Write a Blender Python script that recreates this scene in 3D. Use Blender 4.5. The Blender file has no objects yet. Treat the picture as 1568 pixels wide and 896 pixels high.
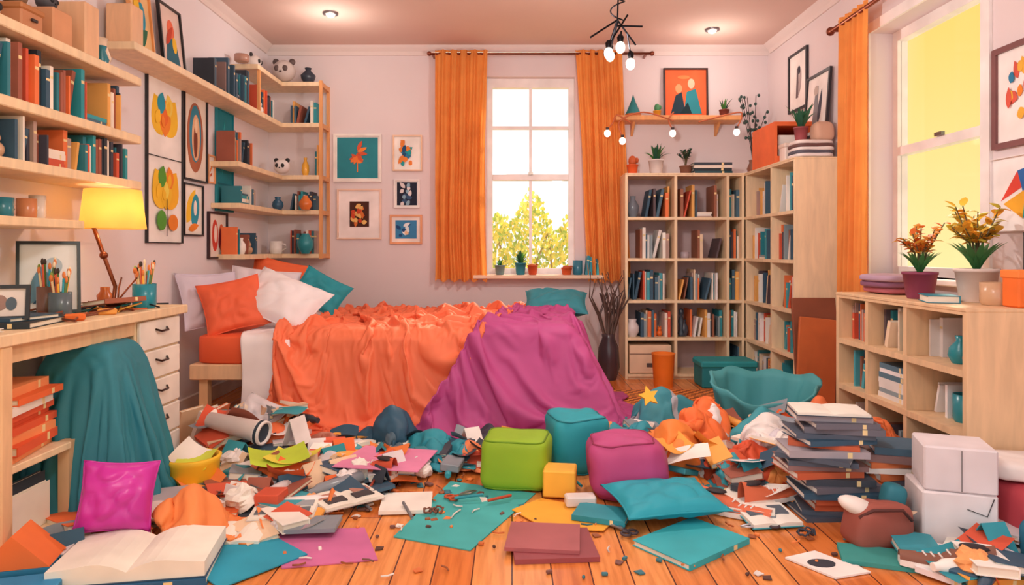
import bpy, math, random, time
from mathutils import Vector, Matrix, noise
scene=bpy.context.scene
try:
    scene.view_settings.view_transform='Standard'
    scene.view_settings.look='None'
except Exception: pass
pi=math.pi
def T(x,y,z): return Matrix.Translation((x,y,z))
def RX(a): return Matrix.Rotation(math.radians(a),4,'X')
def RY(a): return Matrix.Rotation(math.radians(a),4,'Y')
def RZ(a): return Matrix.Rotation(math.radians(a),4,'Z')
def S(x,y=None,z=None):
    if y is None: y=z=x
    return Matrix.Diagonal((x,y,z,1))
I4=Matrix()
def lin(h):
    o=[]
    for i in (0,2,4):
        c=int(h[i:i+2],16)/255
        o.append(c/12.92 if c<=.04045 else ((c+.055)/1.055)**2.4)
    return o
_m={}
def mat(h,kind='plain',rough=None):
    k=(h,kind,rough)
    if k in _m: return _m[k]
    m=bpy.data.materials.new(kind+'_'+h); m.use_nodes=True
    nt=m.node_tree; N=nt.nodes; L=nt.links
    p=N['Principled BSDF']; c=lin(h)
    tc=N.new('ShaderNodeTexCoord'); nz=N.new('ShaderNodeTexNoise')
    mp=N.new('ShaderNodeMapping')
    L.new(tc.outputs['Object'],mp.inputs[0]); L.new(mp.outputs[0],nz.inputs['Vector'])
    nz.inputs['Scale'].default_value=6
    rp=N.new('ShaderNodeValToRGB')
    lo,hi=.88,1.08
    if kind=='wood':
        mp.inputs['Scale'].default_value=(9,9,1.4); nz.inputs['Scale'].default_value=3; nz.inputs['Detail'].default_value=6; nz.inputs['Distortion'].default_value=.5
        lo,hi=.87,1.05
    if kind=='wall': lo,hi=.97,1.02; nz.inputs['Scale'].default_value=2
    if kind=='cloth': lo,hi=.93,1.05; nz.inputs['Scale'].default_value=5
    rp.color_ramp.elements[0].position=.3; rp.color_ramp.elements[1].position=.7
    rp.color_ramp.elements[0].color=[min(1,x*lo) for x in c]+[1]
    rp.color_ramp.elements[1].color=[min(1,x*hi) for x in c]+[1]
    L.new(nz.outputs[0],rp.inputs[0]); L.new(rp.outputs[0],p.inputs['Base Color'])
    r={'plain':.6,'wood':.5,'wall':.85,'cloth':.65,'gloss':.25,'metal':.3,'paper':.85,'curtain':.8,'leaf':.5,'lamp':.5}.get(kind,.6)
    if rough is not None: r=rough
    p.inputs['Roughness'].default_value=r
    if kind=='metal': p.inputs['Metallic'].default_value=.8
    if kind in('curtain','leaf','lamp'):
        tr=N.new('ShaderNodeBsdfTranslucent'); L.new(rp.outputs[0],tr.inputs[0])
        mx=N.new('ShaderNodeMixShader'); mx.inputs[0].default_value={'curtain':.35,'leaf':.4,'lamp':.6}[kind]
        L.new(p.outputs[0],mx.inputs[1]); L.new(tr.outputs[0],mx.inputs[2])
        L.new(mx.outputs[0],N['Material Output'].inputs[0])
    _m[k]=m; return m
def emis(h,s):
    k=(h,'em',s)
    if k in _m: return _m[k]
    m=bpy.data.materials.new('glow_'+h); m.use_nodes=True
    p=m.node_tree.nodes['Principled BSDF']; c=lin(h)
    p.inputs['Base Color'].default_value=c+[1]; p.inputs['Emission Color'].default_value=c+[1]; p.inputs['Emission Strength'].default_value=s
    _m[k]=m; return m
class B:
    def __init__(s,name): s.name=name; s.v=[]; s.f=[]; s.mi=[]; s.sm=[]; s.mats=[]
    def add(s,vs,fs,m,M=I4,smooth=False):
        o=len(s.v); s.v.extend([M@Vector(v) for v in vs])
        fm=m if isinstance(m,(list,tuple)) else None
        for i,f in enumerate(fs):
            mm=fm[i] if fm else m
            if mm not in s.mats: s.mats.append(mm)
            s.f.append([o+j for j in f]); s.mi.append(s.mats.index(mm)); s.sm.append(smooth)
    def box(s,x0,x1,y0,y1,z0,z1,m,M=I4,c=0):
        cx,cy,cz=(x0+x1)/2,(y0+y1)/2,(z0+z1)/2; X,Y,Z=abs(x1-x0)/2,abs(y1-y0)/2,abs(z1-z0)/2
        Mt=M@T(cx,cy,cz)
        if c<=0:
            vs=[(a*X,b*Y,d*Z) for a in(-1,1) for b in(-1,1) for d in(-1,1)]
            fs=[(0,1,3,2),(4,6,7,5),(0,4,5,1),(2,3,7,6),(0,2,6,4),(1,5,7,3)]
            s.add(vs,fs,m,Mt); return
        c=min(c,X*.9,Y*.9,Z*.9); vs=[];ix={}
        for a in(-1,1):
            for b in(-1,1):
                for d in(-1,1):
                    ix[(a,b,d,0)]=len(vs); vs.append((a*X,b*(Y-c),d*(Z-c)))
                    ix[(a,b,d,1)]=len(vs); vs.append((a*(X-c),b*Y,d*(Z-c)))
                    ix[(a,b,d,2)]=len(vs); vs.append((a*(X-c),b*(Y-c),d*Z))
        fs=[]
        q=[(-1,-1),(1,-1),(1,1),(-1,1)]
        for a in(-1,1):
            fs.append([ix[(a,p,r,0)] for p,r in q]); fs.append([ix[(p,a,r,1)] for p,r in q]); fs.append([ix[(p,r,a,2)] for p,r in q])
            for b in(-1,1):
                fs.append([ix[(a,b,-1,0)],ix[(a,b,1,0)],ix[(a,b,1,1)],ix[(a,b,-1,1)]])
                fs.append([ix[(a,-1,b,0)],ix[(a,1,b,0)],ix[(a,1,b,2)],ix[(a,-1,b,2)]])
                fs.append([ix[(-1,a,b,1)],ix[(1,a,b,1)],ix[(1,a,b,2)],ix[(-1,a,b,2)]])
                for d in(-1,1): fs.append([ix[(a,b,d,k)] for k in range(3)])
        V=[Vector(v) for v in vs]; F=[]
        for f in fs:
            n=(V[f[1]]-V[f[0]]).cross(V[f[2]]-V[f[0]]); ce=sum((V[i] for i in f),Vector())
            F.append(list(f) if n.dot(ce)>0 else list(reversed(f)))
        s.add(vs,F,m,Mt)
    def lathe(s,prof,m,M=I4,n=20,fn=None,cap=True):
        vs=[];fs=[]
        for j,(r,z) in enumerate(prof):
            for i in range(n):
                a=2*pi*i/n; x,y,zz=r*math.cos(a),r*math.sin(a),z
                if fn: x,y,zz=fn(x,y,zz,a,j)
                vs.append((x,y,zz))
        k=len(prof)
        for j in range(k-1):
            for i in range(n): fs.append((j*n+i,j*n+(i+1)%n,(j+1)*n+(i+1)%n,(j+1)*n+i))
        s.add(vs,fs,m,M,True)
        if cap:
            s.add(vs[:n],[list(reversed(range(n)))],m,M); s.add(vs[-n:],[list(range(n))],m,M)
    def cyl(s,r,h,m,M=I4,n=16): s.lathe([(r,0),(r,h)],m,M,n)
    def sphere(s,rx,ry,rz,m,M=I4,n=16,k=10,fn=None,e1=1,e2=1,smooth=True):
        vs=[];fs=[]
        def sp(c,e): return math.copysign(abs(c)**e,c)
        mats=[]
        for j in range(k+1):
            ph=-pi/2+pi*j/k
            for i in range(n):
                a=2*pi*i/n
                v=Vector((rx*sp(math.cos(ph),e1)*sp(math.cos(a),e2),ry*sp(math.cos(ph),e1)*sp(math.sin(a),e2),rz*sp(math.sin(ph),e1)))
                if fn: v=fn(v)
                vs.append(v)
        for j in range(k):
            for i in range(n):
                fs.append((j*n+i,j*n+(i+1)%n,(j+1)*n+(i+1)%n,(j+1)*n+i))
                if callable(m): mats.append(m(i/n,j/k))
        s.add(vs,fs,mats if callable(m) else m,M,smooth)
    def tube(s,pts,r,m,M=I4,n=6,rs=None):
        pts=[Vector(p) for p in pts]; vs=[];fs=[]; up=Vector((.13,.31,.94))
        for j,p in enumerate(pts):
            d=(pts[min(j+1,len(pts)-1)]-pts[max(j-1,0)]).normalized()
            a=d.cross(up)
            if a.length<.05: a=d.cross(Vector((1,0,0)))
            a.normalize(); b=d.cross(a); rr=rs[j] if rs else r
            for i in range(n):
                t=2*pi*i/n; vs.append(p+a*rr*math.cos(t)+b*rr*math.sin(t))
        for j in range(len(pts)-1):
            for i in range(n): fs.append((j*n+i,j*n+(i+1)%n,(j+1)*n+(i+1)%n,(j+1)*n+i))
        fs.append(list(range(n))); fs.append(list(range((len(pts)-1)*n,len(pts)*n)))
        s.add(vs,fs,m,M,True)
    def prism(s,pts,z0,z1,m,M=I4):
        n=len(pts); vs=[(x,y,z0) for x,y in pts]+[(x,y,z1) for x,y in pts]
        ar=sum(pts[i][0]*pts[(i+1)%n][1]-pts[(i+1)%n][0]*pts[i][1] for i in range(n))
        fs=[list(reversed(range(n))),list(range(n,2*n))]+[(i,(i+1)%n,n+(i+1)%n,n+i) for i in range(n)]
        if ar<0: fs=[list(reversed(f)) for f in fs]
        s.add(vs,fs,m,M)
    def grid(s,nu,nv,fn,m,M=I4,smooth=True):
        vs=[fn(i/nu,j/nv) for j in range(nv+1) for i in range(nu+1)]
        fs=[(j*(nu+1)+i,j*(nu+1)+i+1,(j+1)*(nu+1)+i+1,(j+1)*(nu+1)+i) for j in range(nv) for i in range(nu)]
        if callable(m): m=[m((i+.5)/nu,(j+.5)/nv) for j in range(nv) for i in range(nu)]
        s.add(vs,fs,m,M,smooth)
    def pillow(s,w,h,t,m,M=I4,seed=0,n=26,wr=.014):
        for sg in(-1,1):
            def fn(a,b):
                u,v=2*a-1,2*b-1
                x=w/2*u*(1-.09*(1-v*v)); z=h/2*v*(1-.09*(1-u*u))
                k=max(0,(1-u*u)*(1-v*v))
                nn=noise.noise(Vector((u*2.2+seed,v*2.2,sg*3+seed)))-.8*(1-min(1,4*abs(noise.noise(Vector((u*1.8+seed,v*1.8,seed+2))))))
                return (x,sg*(t/2*k**.42+wr*nn*k**.3),z)
            s.grid(n,n,fn,m,M)
        def q(a):
            a=a%4; e=int(a); f=2*(a-e)-1
            u,v=[(f,-1),(1,f),(-f,1),(-1,-f)][e]
            return (w/2*u*(1-.09*(1-v*v)),0,h/2*v*(1-.09*(1-u*u)))
        s.tube([q(i/10) for i in range(41)],.004,m,M,5)
    def softbox(s,w,d,h,m,M=I4,e=.35,seed=0,wr=.01,pipe=None):
        def fn(v):
            v=Vector(v); nn=noise.noise(v*7+Vector((seed,0,0)))+.5*noise.noise(v*15)
            return v*(1+wr*nn/max(.08,v.length))
        s.sphere(w/2,d/2,h/2,m,M@T(0,0,h/2),36,20,fn,e,e)
        if pipe:
            for ph in(-.82,.82):
                pts=[]
                for i in range(61):
                    a=2*pi*i/60
                    def sp(c): return math.copysign(abs(c)**e,c)
                    v=fn(Vector((w/2*math.cos(ph)**e*sp(math.cos(a)),d/2*math.cos(ph)**e*sp(math.sin(a)),h/2*sp(math.sin(ph)))))
                    pts.append(v*1.005)
                s.tube(pts,.004,pipe,M@T(0,0,h/2),5)
    def book(s,w,d,h,col,M=I4,page='f3ead8'):
        c=mat(col) ; e=.0025
        s.box(0,w,-d,-d+.004,0,h,c,M); s.box(0,e,-d+.004,0,0,h,c,M); s.box(w-e,w,-d+.004,0,0,h,c,M)
        s.box(e,w-e,-d+.004,-.005,.004,h-.004,mat(page,'paper'),M)
        if w>.018: s.box(.002,w-.002,-d-.0006,-d,h*.72,h*.78,mat('f0d8a0'),M)
    def fbook(s,L,W,t,col,M=I4,page='efe6d6'):
        s.book(t,W,L,col,M@T(-L/2,W/2,t)@RY(90),page)
    def openbook(s,w,L,t,M=I4,cover='3a4a5a',art=None):
        pg=mat('f2ede2','paper')
        for sg in(-1,1):
            pts=[(0,.003)]+[(sg*w*x,.003+t*(.45+.65*math.sin(min(1,x*1.6)*pi/1.6)*(1-.55*x))) for x in [.0,.04,.1,.2,.35,.5,.7,.85,1]]+[(sg*w,.003)]
            s.prism([(x,z) for x,z in pts],-L/2,L/2,pg,M@Matrix(((1,0,0,0),(0,0,1,0),(0,1,0,0),(0,0,0,1))))
            s.box(0,sg*(w+.004),-L/2-.004,L/2+.004,0,.003,mat(cover),M)
            if art:
                for c,(x0,x1,y0,y1) in art:
                    zz=.003+t*(.45+.65*math.sin(min(1,((x0+x1)/2)*1.6)*pi/1.6)*(1-.55*(x0+x1)/2))
                    s.box(sg*w*x0,sg*w*x1,L*y0,L*y1,zz-.004,zz+.003+t*.03,mat(c,'paper'),M)
    def leaf(s,L,w,bend,m,M=I4,n=6):
        vs=[];fs=[]
        for i in range(n+1):
            t=i/n; a=bend*t; x=L*(t if abs(bend)<.01 else math.sin(a)/bend); 
            z=L*(1-math.cos(a))/bend if abs(bend)>.01 else 0
            ww=w*math.sin(pi*min(1,.12+t*.88))**.8/2 if i<n else 0
            vs+= [(z,-ww,x),(z-ww*.3,0,x),(z,ww,x)]
        for i in range(n): 
            for k in(0,1): fs.append((3*i+k,3*i+k+1,3*i+4+k,3*i+3+k))
        s.add(vs,fs,m,M,True)
    def build(s,parent=None,solid=None,sub=False):
        me=bpy.data.meshes.new(s.name); me.from_pydata([tuple(v) for v in s.v],[],s.f)
        for m in s.mats: me.materials.append(m)
        me.polygons.foreach_set('material_index',s.mi); me.polygons.foreach_set('use_smooth',s.sm); me.update()
        o=bpy.data.objects.new(s.name,me); scene.collection.objects.link(o)
        if solid:
            md=o.modifiers.new('thick','SOLIDIFY'); md.thickness=solid; md.offset=0
        if parent: o.parent=parent
        return o

XL,XR,YB,H=-2.04,2.14,5.71,2.72
wd=mat('eac49a','wood'); wl=mat('f4d8b2','wood'); wo=mat('e8a468','wood')
white=mat('efe9ea','plain'); blk=mat('1d1c22','plain',.4)
LW=T(XL,0,0)@RZ(90)
RW=T(XR,0,0)@RZ(-90)
def floor_mat():
    m=bpy.data.materials.new('floor_planks'); m.use_nodes=True; nt=m.node_tree;N=nt.nodes;L=nt.links;p=N['Principled BSDF']
    tc=N.new('ShaderNodeTexCoord'); mp=N.new('ShaderNodeMapping'); mp.inputs['Rotation'].default_value=(0,0,pi/2)
    L.new(tc.outputs['Object'],mp.inputs[0])
    br=N.new('ShaderNodeTexBrick'); L.new(mp.outputs[0],br.inputs[0])
    br.inputs['Color1'].default_value=lin('f2a05a')+[1]; br.inputs['Color2'].default_value=lin('da7634')+[1]; br.inputs['Mortar'].default_value=lin('5a2814')+[1]
    br.inputs['Scale'].default_value=1; br.inputs['Brick Width'].default_value=1.3; br.inputs['Row Height'].default_value=.125; br.inputs['Mortar Size'].default_value=.0025; br.inputs['Bias'].default_value=-.1
    nz=N.new('ShaderNodeTexNoise'); m2=N.new('ShaderNodeMapping'); m2.inputs['Scale'].default_value=(22,1.6,1); L.new(tc.outputs['Object'],m2.inputs[0]); L.new(m2.outputs[0],nz.inputs[0]); nz.inputs['Scale'].default_value=2; nz.inputs['Detail'].default_value=6
    rp=N.new('ShaderNodeValToRGB'); rp.color_ramp.elements[0].position=.35; rp.color_ramp.elements[0].color=(.78,.68,.58,1); rp.color_ramp.elements[1].position=.6; rp.color_ramp.elements[1].color=(1.05,1.05,1.05,1)
    L.new(nz.outputs[0],rp.inputs[0])
    mx=N.new('ShaderNodeMixRGB'); mx.blend_type='MULTIPLY'; mx.inputs[0].default_value=.9
    L.new(br.outputs[0],mx.inputs[1]); L.new(rp.outputs[0],mx.inputs[2]); L.new(mx.outputs[0],p.inputs['Base Color'])
    p.inputs['Roughness'].default_value=.25
    return m
b=B('floor'); b.box(XL-.2,XR+.2,-.6,YB+.2,-.1,0,floor_mat()); b.build()
wallm=mat('e4d6d8','wall'); wallL=mat('eae2e8','wall'); ceilm=mat('dec0b4','wall')
b=B('ceiling'); b.box(XL-.2,XR+.2,.9,YB+.2,H,H+.1,ceilm); b.build()
b=B('wall_left'); b.box(XL-.2,XL,-.6,YB+.2,0,H,wallL); b.build()
b=B('wall_back')
wx0,wx1,wz0,wz1=-.21,.525,.82,2.47
b.box(XL,wx0,YB,YB+.2,0,H,wallm); b.box(wx1,XR,YB,YB+.2,0,H,wallm); b.box(wx0,wx1,YB,YB+.2,0,wz0,wallm); b.box(wx0,wx1,YB,YB+.2,wz1,H,wallm); b.build()
b=B('wall_right')
ry0,ry1,rz0,rz1=3.1,4.07,.875,2.31
b.box(XR,XR+.2,-.6,ry0,0,H,wallm); b.box(XR,XR+.2,ry1,YB+.2,0,H,wallm); b.box(XR,XR+.2,ry0,ry1,0,rz0,wallm); b.box(XR,XR+.2,ry0,ry1,rz1,H,wallm); b.build()
tm=mat('e6d6d2','wall')
def crown(name,M,L):
    b=B(name); pts=[(0,0),(0,-.075),(-.012,-.075),(-.02,-.045),(-.045,-.02),(-.06,0)]
    vs=[(0,y,z) for y,z in pts]+[(L,y,z) for y,z in pts]; n=len(pts)
    b.add(vs,[list(range(n)),list(reversed(range(n,2*n)))]+[(i,n+i,n+(i+1)%n,(i+1)%n) for i in range(n)],tm,M); b.build()
crown('trim_1',T(XL,YB,H),XR-XL); crown('trim_2',T(XL,.9,H)@RZ(90),YB-.96); crown('trim_3',T(XR,YB-.06,H)@RZ(-90),YB-.96)
for nm,a in(('baseboard_back',(XL+.02,XR-.02,YB-.018,YB)),('baseboard_left',(XL,XL+.018,-.5,YB)),('baseboard_right',(XR-.018,XR,-.5,YB))):
    b=B(nm); b.box(*a,0,.1,white,c=.005); b.build()
gm=bpy.data.materials.new('window_glass'); gm.use_nodes=True; N=gm.node_tree.nodes; L=gm.node_tree.links
tr=N.new('ShaderNodeBsdfTransparent'); gl=N.new('ShaderNodeBsdfGlossy'); gl.inputs['Roughness'].default_value=.05; mx=N.new('ShaderNodeMixShader'); mx.inputs[0].default_value=.03
L.new(tr.outputs[0],mx.inputs[1]); L.new(gl.outputs[0],mx.inputs[2]); L.new(mx.outputs[0],N['Material Output'].inputs[0])
wf=mat('f7f0ee','plain',.4)
b=B('window_1'); y0,y1=YB+.07,YB+.13
f=.045
b.box(wx0,wx0+f,y0,y1,wz0,wz1,wf); b.box(wx1-f,wx1,y0,y1,wz0,wz1,wf); b.box(wx0+f,wx1-f,y0,y1,wz1-f-.03,wz1,wf); b.box(wx0+f,wx1-f,y0,y1,wz0,wz0+f,wf)
b.box(wx0+f,wx1-f,y0-.01,y1-.005,1.61,1.66,wf,c=.005); xm=(wx0+wx1)/2
b.box(xm-.012,xm+.012,y0+.01,y1-.01,wz0+f,wz1-f-.03,wf); b.box(wx0+f,wx1-f,y0+.012,y1-.012,2.045,2.07,wf)
b.box(xm-.02,xm+.02,y0-.03,y0-.01,1.655,1.675,mat('8a7a70','metal'))
b.box(wx0+f,wx1-f,y0+.025,y0+.029,wz0+f,wz1-f,gm); 
b.build()
b=B('windowsill'); b.box(-.32,.76,YB-.15,YB+.07,.785,.815,mat('f0d2b8'),c=.006); b.build()
b=B('window_2'); x0,x1=XR+.13,XR+.19
for a in((ry0,ry0+.05,rz0,rz1),(ry1-.05,ry1,rz0,rz1),(ry0+.05,ry1-.05,rz0,rz0+.05),(ry0+.05,ry1-.05,rz1-.06,rz1),(ry0+.05,ry1-.05,1.575,1.625)):
    b.box(x0,x1,a[0],a[1],a[2],a[3],wf)
b.box(x0+.02,x0+.024,ry0+.05,ry1-.05,rz0+.05,rz1-.05,gm)
b.box(x0-.02,x0,3.58,3.64,1.625,1.645,mat('77777c','metal'))
for a in((ry0-.06,ry0,rz0,rz1),(ry1,ry1+.06,rz0,rz1),(ry0-.06,ry1+.06,rz1,rz1+.06)):
    b.box(XR-.015,XR,a[0],a[1],a[2],a[3],wf)
b.box(XR-.05,XR+.13,ry0-.05,ry1+.05,rz0-.03,rz0,wf,c=.006)
b.build()

def curtain(name,M,edge,z0,z1,col,folds,amp,seed):
    b=B(name)
    def fn(u,v):
        z=z1+(z0-z1)*v; l,r=edge(v)
        ph=u*folds*2*pi+.8*noise.noise(Vector((u*2+seed,v*2.5,seed)))
        a=amp*(.6+.5*v)
        x=l+(r-l)*u+.012*noise.noise(Vector((u*6,v*3,seed)))
        return (x,-.045+a*math.sin(ph)+.4*a*math.sin(2.3*ph+v*3),z+.012*math.sin(ph)*(v>.98))
    b.grid(110,50,fn,mat(col,'curtain'),M)
    return b.build()
cur='ffa655'
curtain('curtain',T(0,YB-.07,0),lambda v:(-.63+.0*v,-.20-.02*math.sin(v*3)),.77,2.66,cur,5,.03,1)
curtain('curtain',T(0,YB-.07,0),lambda v:(.52+.13*v**2+.03*math.sin(v*4),.90+.07*v),.76,2.66,cur,5,.03,5)
curtain('side_curtain',T(XR-.05,4.28,0)@RZ(-90),lambda v:(0-.02*v,.36-.02*v),.76,2.46,cur,5,.022,9)
rod=mat('8d4f3c','metal')
b=B('curtain_rod'); b.tube([(-.68,YB-.1,2.635),(1.15,YB-.1,2.635)],.011,rod,n=10)
for x in(-.68,1.15): b.sphere(.02,.02,.02,rod,T(x,YB-.1,2.635),12,8)
for x in(-.65,1.1): b.box(x-.008,x+.008,YB-.1,YB,2.62,2.635,rod)
b.build()
b=B('curtain_rod'); b.tube([(XR-.1,4.36,2.42),(XR-.1,2.6,2.42)],.013,rod,n=10); b.sphere(.028,.028,.028,rod,T(XR-.1,4.37,2.42),12,8)
b.box(XR-.1,XR,4.31,4.325,2.40,2.42,rod); b.box(XR-.1,XR,2.7,2.715,2.40,2.42,rod); b.build()

b=B('garden_bush'); R=random.Random(3)
lm=[mat(c,'leaf') for c in('f2dc4a','e4d850','c8d44c','f8ec74','a4bc3c')]
for i in range(6):
    x=-.5+i*.25; b.tube([(x,7.4,-.3),(x+R.uniform(-.1,.1),7.4,.6),(x+R.uniform(-.2,.2),7.35,1.2)],.012,mat('a8882a'))
for i in range(5500):
    x=R.uniform(-.9,1.3); top=1.22+.28*abs(noise.noise(Vector((x*2.1,1,4))))*2+.08*math.sin(x*8+1); z=.3+(top-.3)*R.random()**.8
    M=T(x,7.35+R.uniform(-.25,.3),z)@RZ(R.uniform(0,360))@RX(R.uniform(-70,70))
    b.leaf(R.uniform(.04,.07),.032,.5,R.choice(lm),M,3)
b.build()
b=B('garden_ground'); b.box(-6,7,6.2,14,-.4,-.3,mat('c8b860')); b.build()

def ell(cx,cy,rx,ry,rot=0,n=24,p=1):
    o=[]
    for i in range(n):
        a=2*pi*i/n; x=rx*math.copysign(abs(math.cos(a))**p,math.cos(a)); y=ry*math.sin(a); c,s_=math.cos(math.radians(rot)),math.sin(math.radians(rot))
        o.append((cx+x*c-y*s_,cy+x*s_+y*c))
    return o
def petal(cx,cy,L,w,rot,n=10):
    pts=[]; 
    for i in range(n+1): t=i/n; pts.append((L*t,w*math.sin(pi*t)**.8*(1-.3*t)))
    for i in range(1,n): t=1-i/n; pts.append((L*t,-w*math.sin(pi*t)**.8*(1-.3*t)))
    c,s_=math.cos(math.radians(rot)),math.sin(math.radians(rot))
    return [(cx+x*c-y*s_,cy+x*s_+y*c) for x,y in pts]
XZ=Matrix(((1,0,0,0),(0,0,-1,0),(0,1,0,0),(0,0,0,1)))
def picture(name,M,w,h,fc,matc,art,fw=.015,border=.03,bg=None,ft=.02):
    b=B(name)
    if fw>0:
        f=mat(fc,'plain',.4)
        b.box(-w/2,w/2,-ft,-.002,h/2-fw,h/2,f,M); b.box(-w/2,w/2,-ft,-.002,-h/2,-h/2+fw,f,M)
        b.box(-w/2,-w/2+fw,-ft,-.002,-h/2+fw,h/2-fw,f,M); b.box(w/2-fw,w/2,-ft,-.002,-h/2+fw,h/2-fw,f,M)
    b.box(-w/2+fw*.5,w/2-fw*.5,-.008,-.001,-h/2+fw*.5,h/2-fw*.5,mat(matc,'paper'),M)
    aw,ah=w/2-fw-border,h/2-fw-border
    if bg: b.box(-aw,aw,-.0095,-.008,-ah,ah,mat(bg,'paper'),M)
    z=.0096
    for c,pts in art:
        b.prism([(max(-aw,min(aw,x*aw)),max(-ah,min(ah,y*ah))) for x,y in pts],z-.0012,z+.0003,mat(c,'paper'),M@XZ); z+=.0006
    return b.build()
R=random.Random(11)
def plantart(c,c2='f28a3a'):
    a=[]
    for i in range(11):
        a.append((R.choice([c,c2,'d85a38']),petal(0,-.25+.06*i,.34+.02*i,.11,20+i*40+R.uniform(-15,15))))
    a.append((c,[(-.03,-.7),(.03,-.7),(.02,.0),(-.02,.0)])); return a
def blobs(cols,n,sz=.5):
    return [(R.choice(cols),petal(R.uniform(-.6,.3),R.uniform(-.7,.6),R.uniform(sz*.6,sz*1.3),sz*.35,R.uniform(0,360))) for _ in range(n)]
yb=YB
def bp(px0,px1,pz0,pz1): return T((px0+px1)/2,yb,(pz0+pz1)/2),px1-px0,pz1-pz0
M,w,h=bp(-1.49,-1.09,1.59,1.99); picture('framed_picture',M,w,h,'f4ece6','f4ece6',plantart('f0803c'),.018,.012,'2a8a98')
M,w,h=bp(-.995,-.75,1.68,1.98); picture('framed_picture',M,w,h,'f0c8a8','f7f0ea',blobs(['f08a3c','2a7fa8','1fa3a8','24507a'],16,.7),.012,.03)
M,w,h=bp(-1.46,-1.09,1.11,1.53); picture('framed_picture',M,w,h,'f0cdb8','f7ecea',blobs(['e07838','f0c070','d04828'],20,.6),.014,.09,'4a2418')
M,w,h=bp(-.985,-.77,1.37,1.61); picture('framed_picture',M,w,h,'f7efec','f7efec',blobs(['8fb4c8','e8e0e0','3a5a80'],12,.6),.012,.012,'1c2438')
M,w,h=bp(-1.02,-.75,1.07,1.315); picture('framed_picture',M,w,h,'e8a070','f5e8e0',blobs(['e8f0f4','1f4a80','f0c8a0'],12,.6),.016,.03,'3a86b8')
def lwp(ya,yb_,za,zb,dx=0): return LW@T((ya+yb_)/2,-dx,(za+zb)/2),yb_-ya,zb-za
yel='f8c634';blu='2a9ab8';org='f08a30';grn='5aa03a'
def flame(cy,cols):
    a=[]
    for i,(dx,dy,L,w,r) in enumerate([(-.15,-.40,1.05,.5,118),(.15,-.40,1.05,.5,62),(0,-.42,.9,.40,90),(-.3,.1,.55,.28,75),(.3,.1,.55,.26,105),(0,-.15,.42,.2,92),(-.55,-.15,.4,.18,60),(.15,.1,.38,.14,80),(-.1,-.2,.3,.12,110)]):
        a.append((cols[i%len(cols)],[(dx+(x),cy+(dy+y)*.5) for x,y in petal(0,0,L,w,r)]))
    return a
M,w,h=lwp(3.79,4.20,1.06,2.06)
picture('abstract_poster',M,w,h,'2a2a30','f7f3f2',flame(.46,[yel,'f8c634',org,blu,'f7d860','e8702c'])+[('202028',[(-1,-.01),(1,-.01),(1,.0),(-1,.0)])]+flame(-.42,[yel,'f5b82c',yel,grn,org,'f7e060'])+[(grn,ell(-.3,-.76,.28,.12)),(org,ell(.4,-.78,.3,.1)),('202028',[(-.02,-.95),(.01,-.95),(.02,-.5),(0,-.5)])],.006,.01)
M,w,h=lwp(4.215,4.54,1.46,2.02); picture('framed_picture',M,w,h,'23232a','efe4d8',[('b06848',ell(0,0,.85,.9)),('3a8ca8',ell(0,.1,.62,.74)),('e8b890',ell(.05,0,.42,.6)),('7a3a28',ell(0,-.1,.2,.42)),('f0d0b0',ell(.05,.3,.15,.18))],.012,.02)
M,w,h=lwp(4.215,4.48,1.11,1.44); picture('framed_picture',M,w,h,'23232a','f6f0ea',[(yel,petal(-.8,-.6,1.9,.5,55)),(blu,ell(.25,.0,.5,.75,-15)),('f6f0ea',ell(.25,.1,.2,.35)),(org,petal(-.6,-.9,1.3,.2,10))],.010,.015)
M,w,h=lwp(4.55,4.66,1.47,1.66); picture('framed_picture',M,w,h,'e8a878','f6ece6',blobs([org,'c84830'],5,.5),.010,.02)
M,w,h=lwp(4.68,4.96,1.29,2.0); picture('teal_wall_hanging',M,w,h,'1f8a9a','1f8a9a',[('1a6f80',[(-.9,-.5),(.9,-.5),(.9,-.46),(-.9,-.46)]),('1a6f80',ell(0,.5,.5,.16)),('2fa8b4',petal(-.3,-.3,1.2,.2,75))],.006,.01)
M,w,h=lwp(4.56,4.86,.96,1.28); picture('framed_picture',M,w,h,'3a2028','f4e8e0',[('d84838',ell(-.35,0,.4,.85)),('f4e8e0',ell(-.3,.1,.2,.5)),('e87048',ell(.5,-.1,.35,.75)),('a82838',petal(.2,-.7,1.2,.2,80))],.014,.02)
def rwp(ya,yb_,za,zb,dx=0): return RW@T(-(ya+yb_)/2,-dx,(za+zb)/2),yb_-ya,zb-za
M,w,h=rwp(4.92,5.25,2.06,2.50); picture('framed_picture',M,w,h,'23232a','f4ece8',[('6a5a60',[(-.4,-.8),(-.2,.6),(.1,.7),(.0,-.8)]),('b0a0a0',petal(.1,-.7,1.3,.25,70)),('3a3a48',ell(.2,.5,.2,.2))],.016,.05)
M,w,h=rwp(4.52,4.88,1.80,2.24,.03); picture('framed_picture',M@RX(-4),w,h,'23232a','f4ece8',[('8a8a90',[(-.5,-.8),(-.3,.5),(.0,.75),(.2,-.8)]),('4a4a58',petal(.2,-.8,1.4,.2,80)),('c8b8b0',ell(-.2,.6,.25,.2))],.018,.03)
M,w,h=rwp(2.70,3.02,1.46,1.90); picture('framed_picture',M,w,h,'7a4a4a','f6efec',blobs([org,'d85a48','2a7fa8','e8b040'],12,.5),.025,.03)
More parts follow.
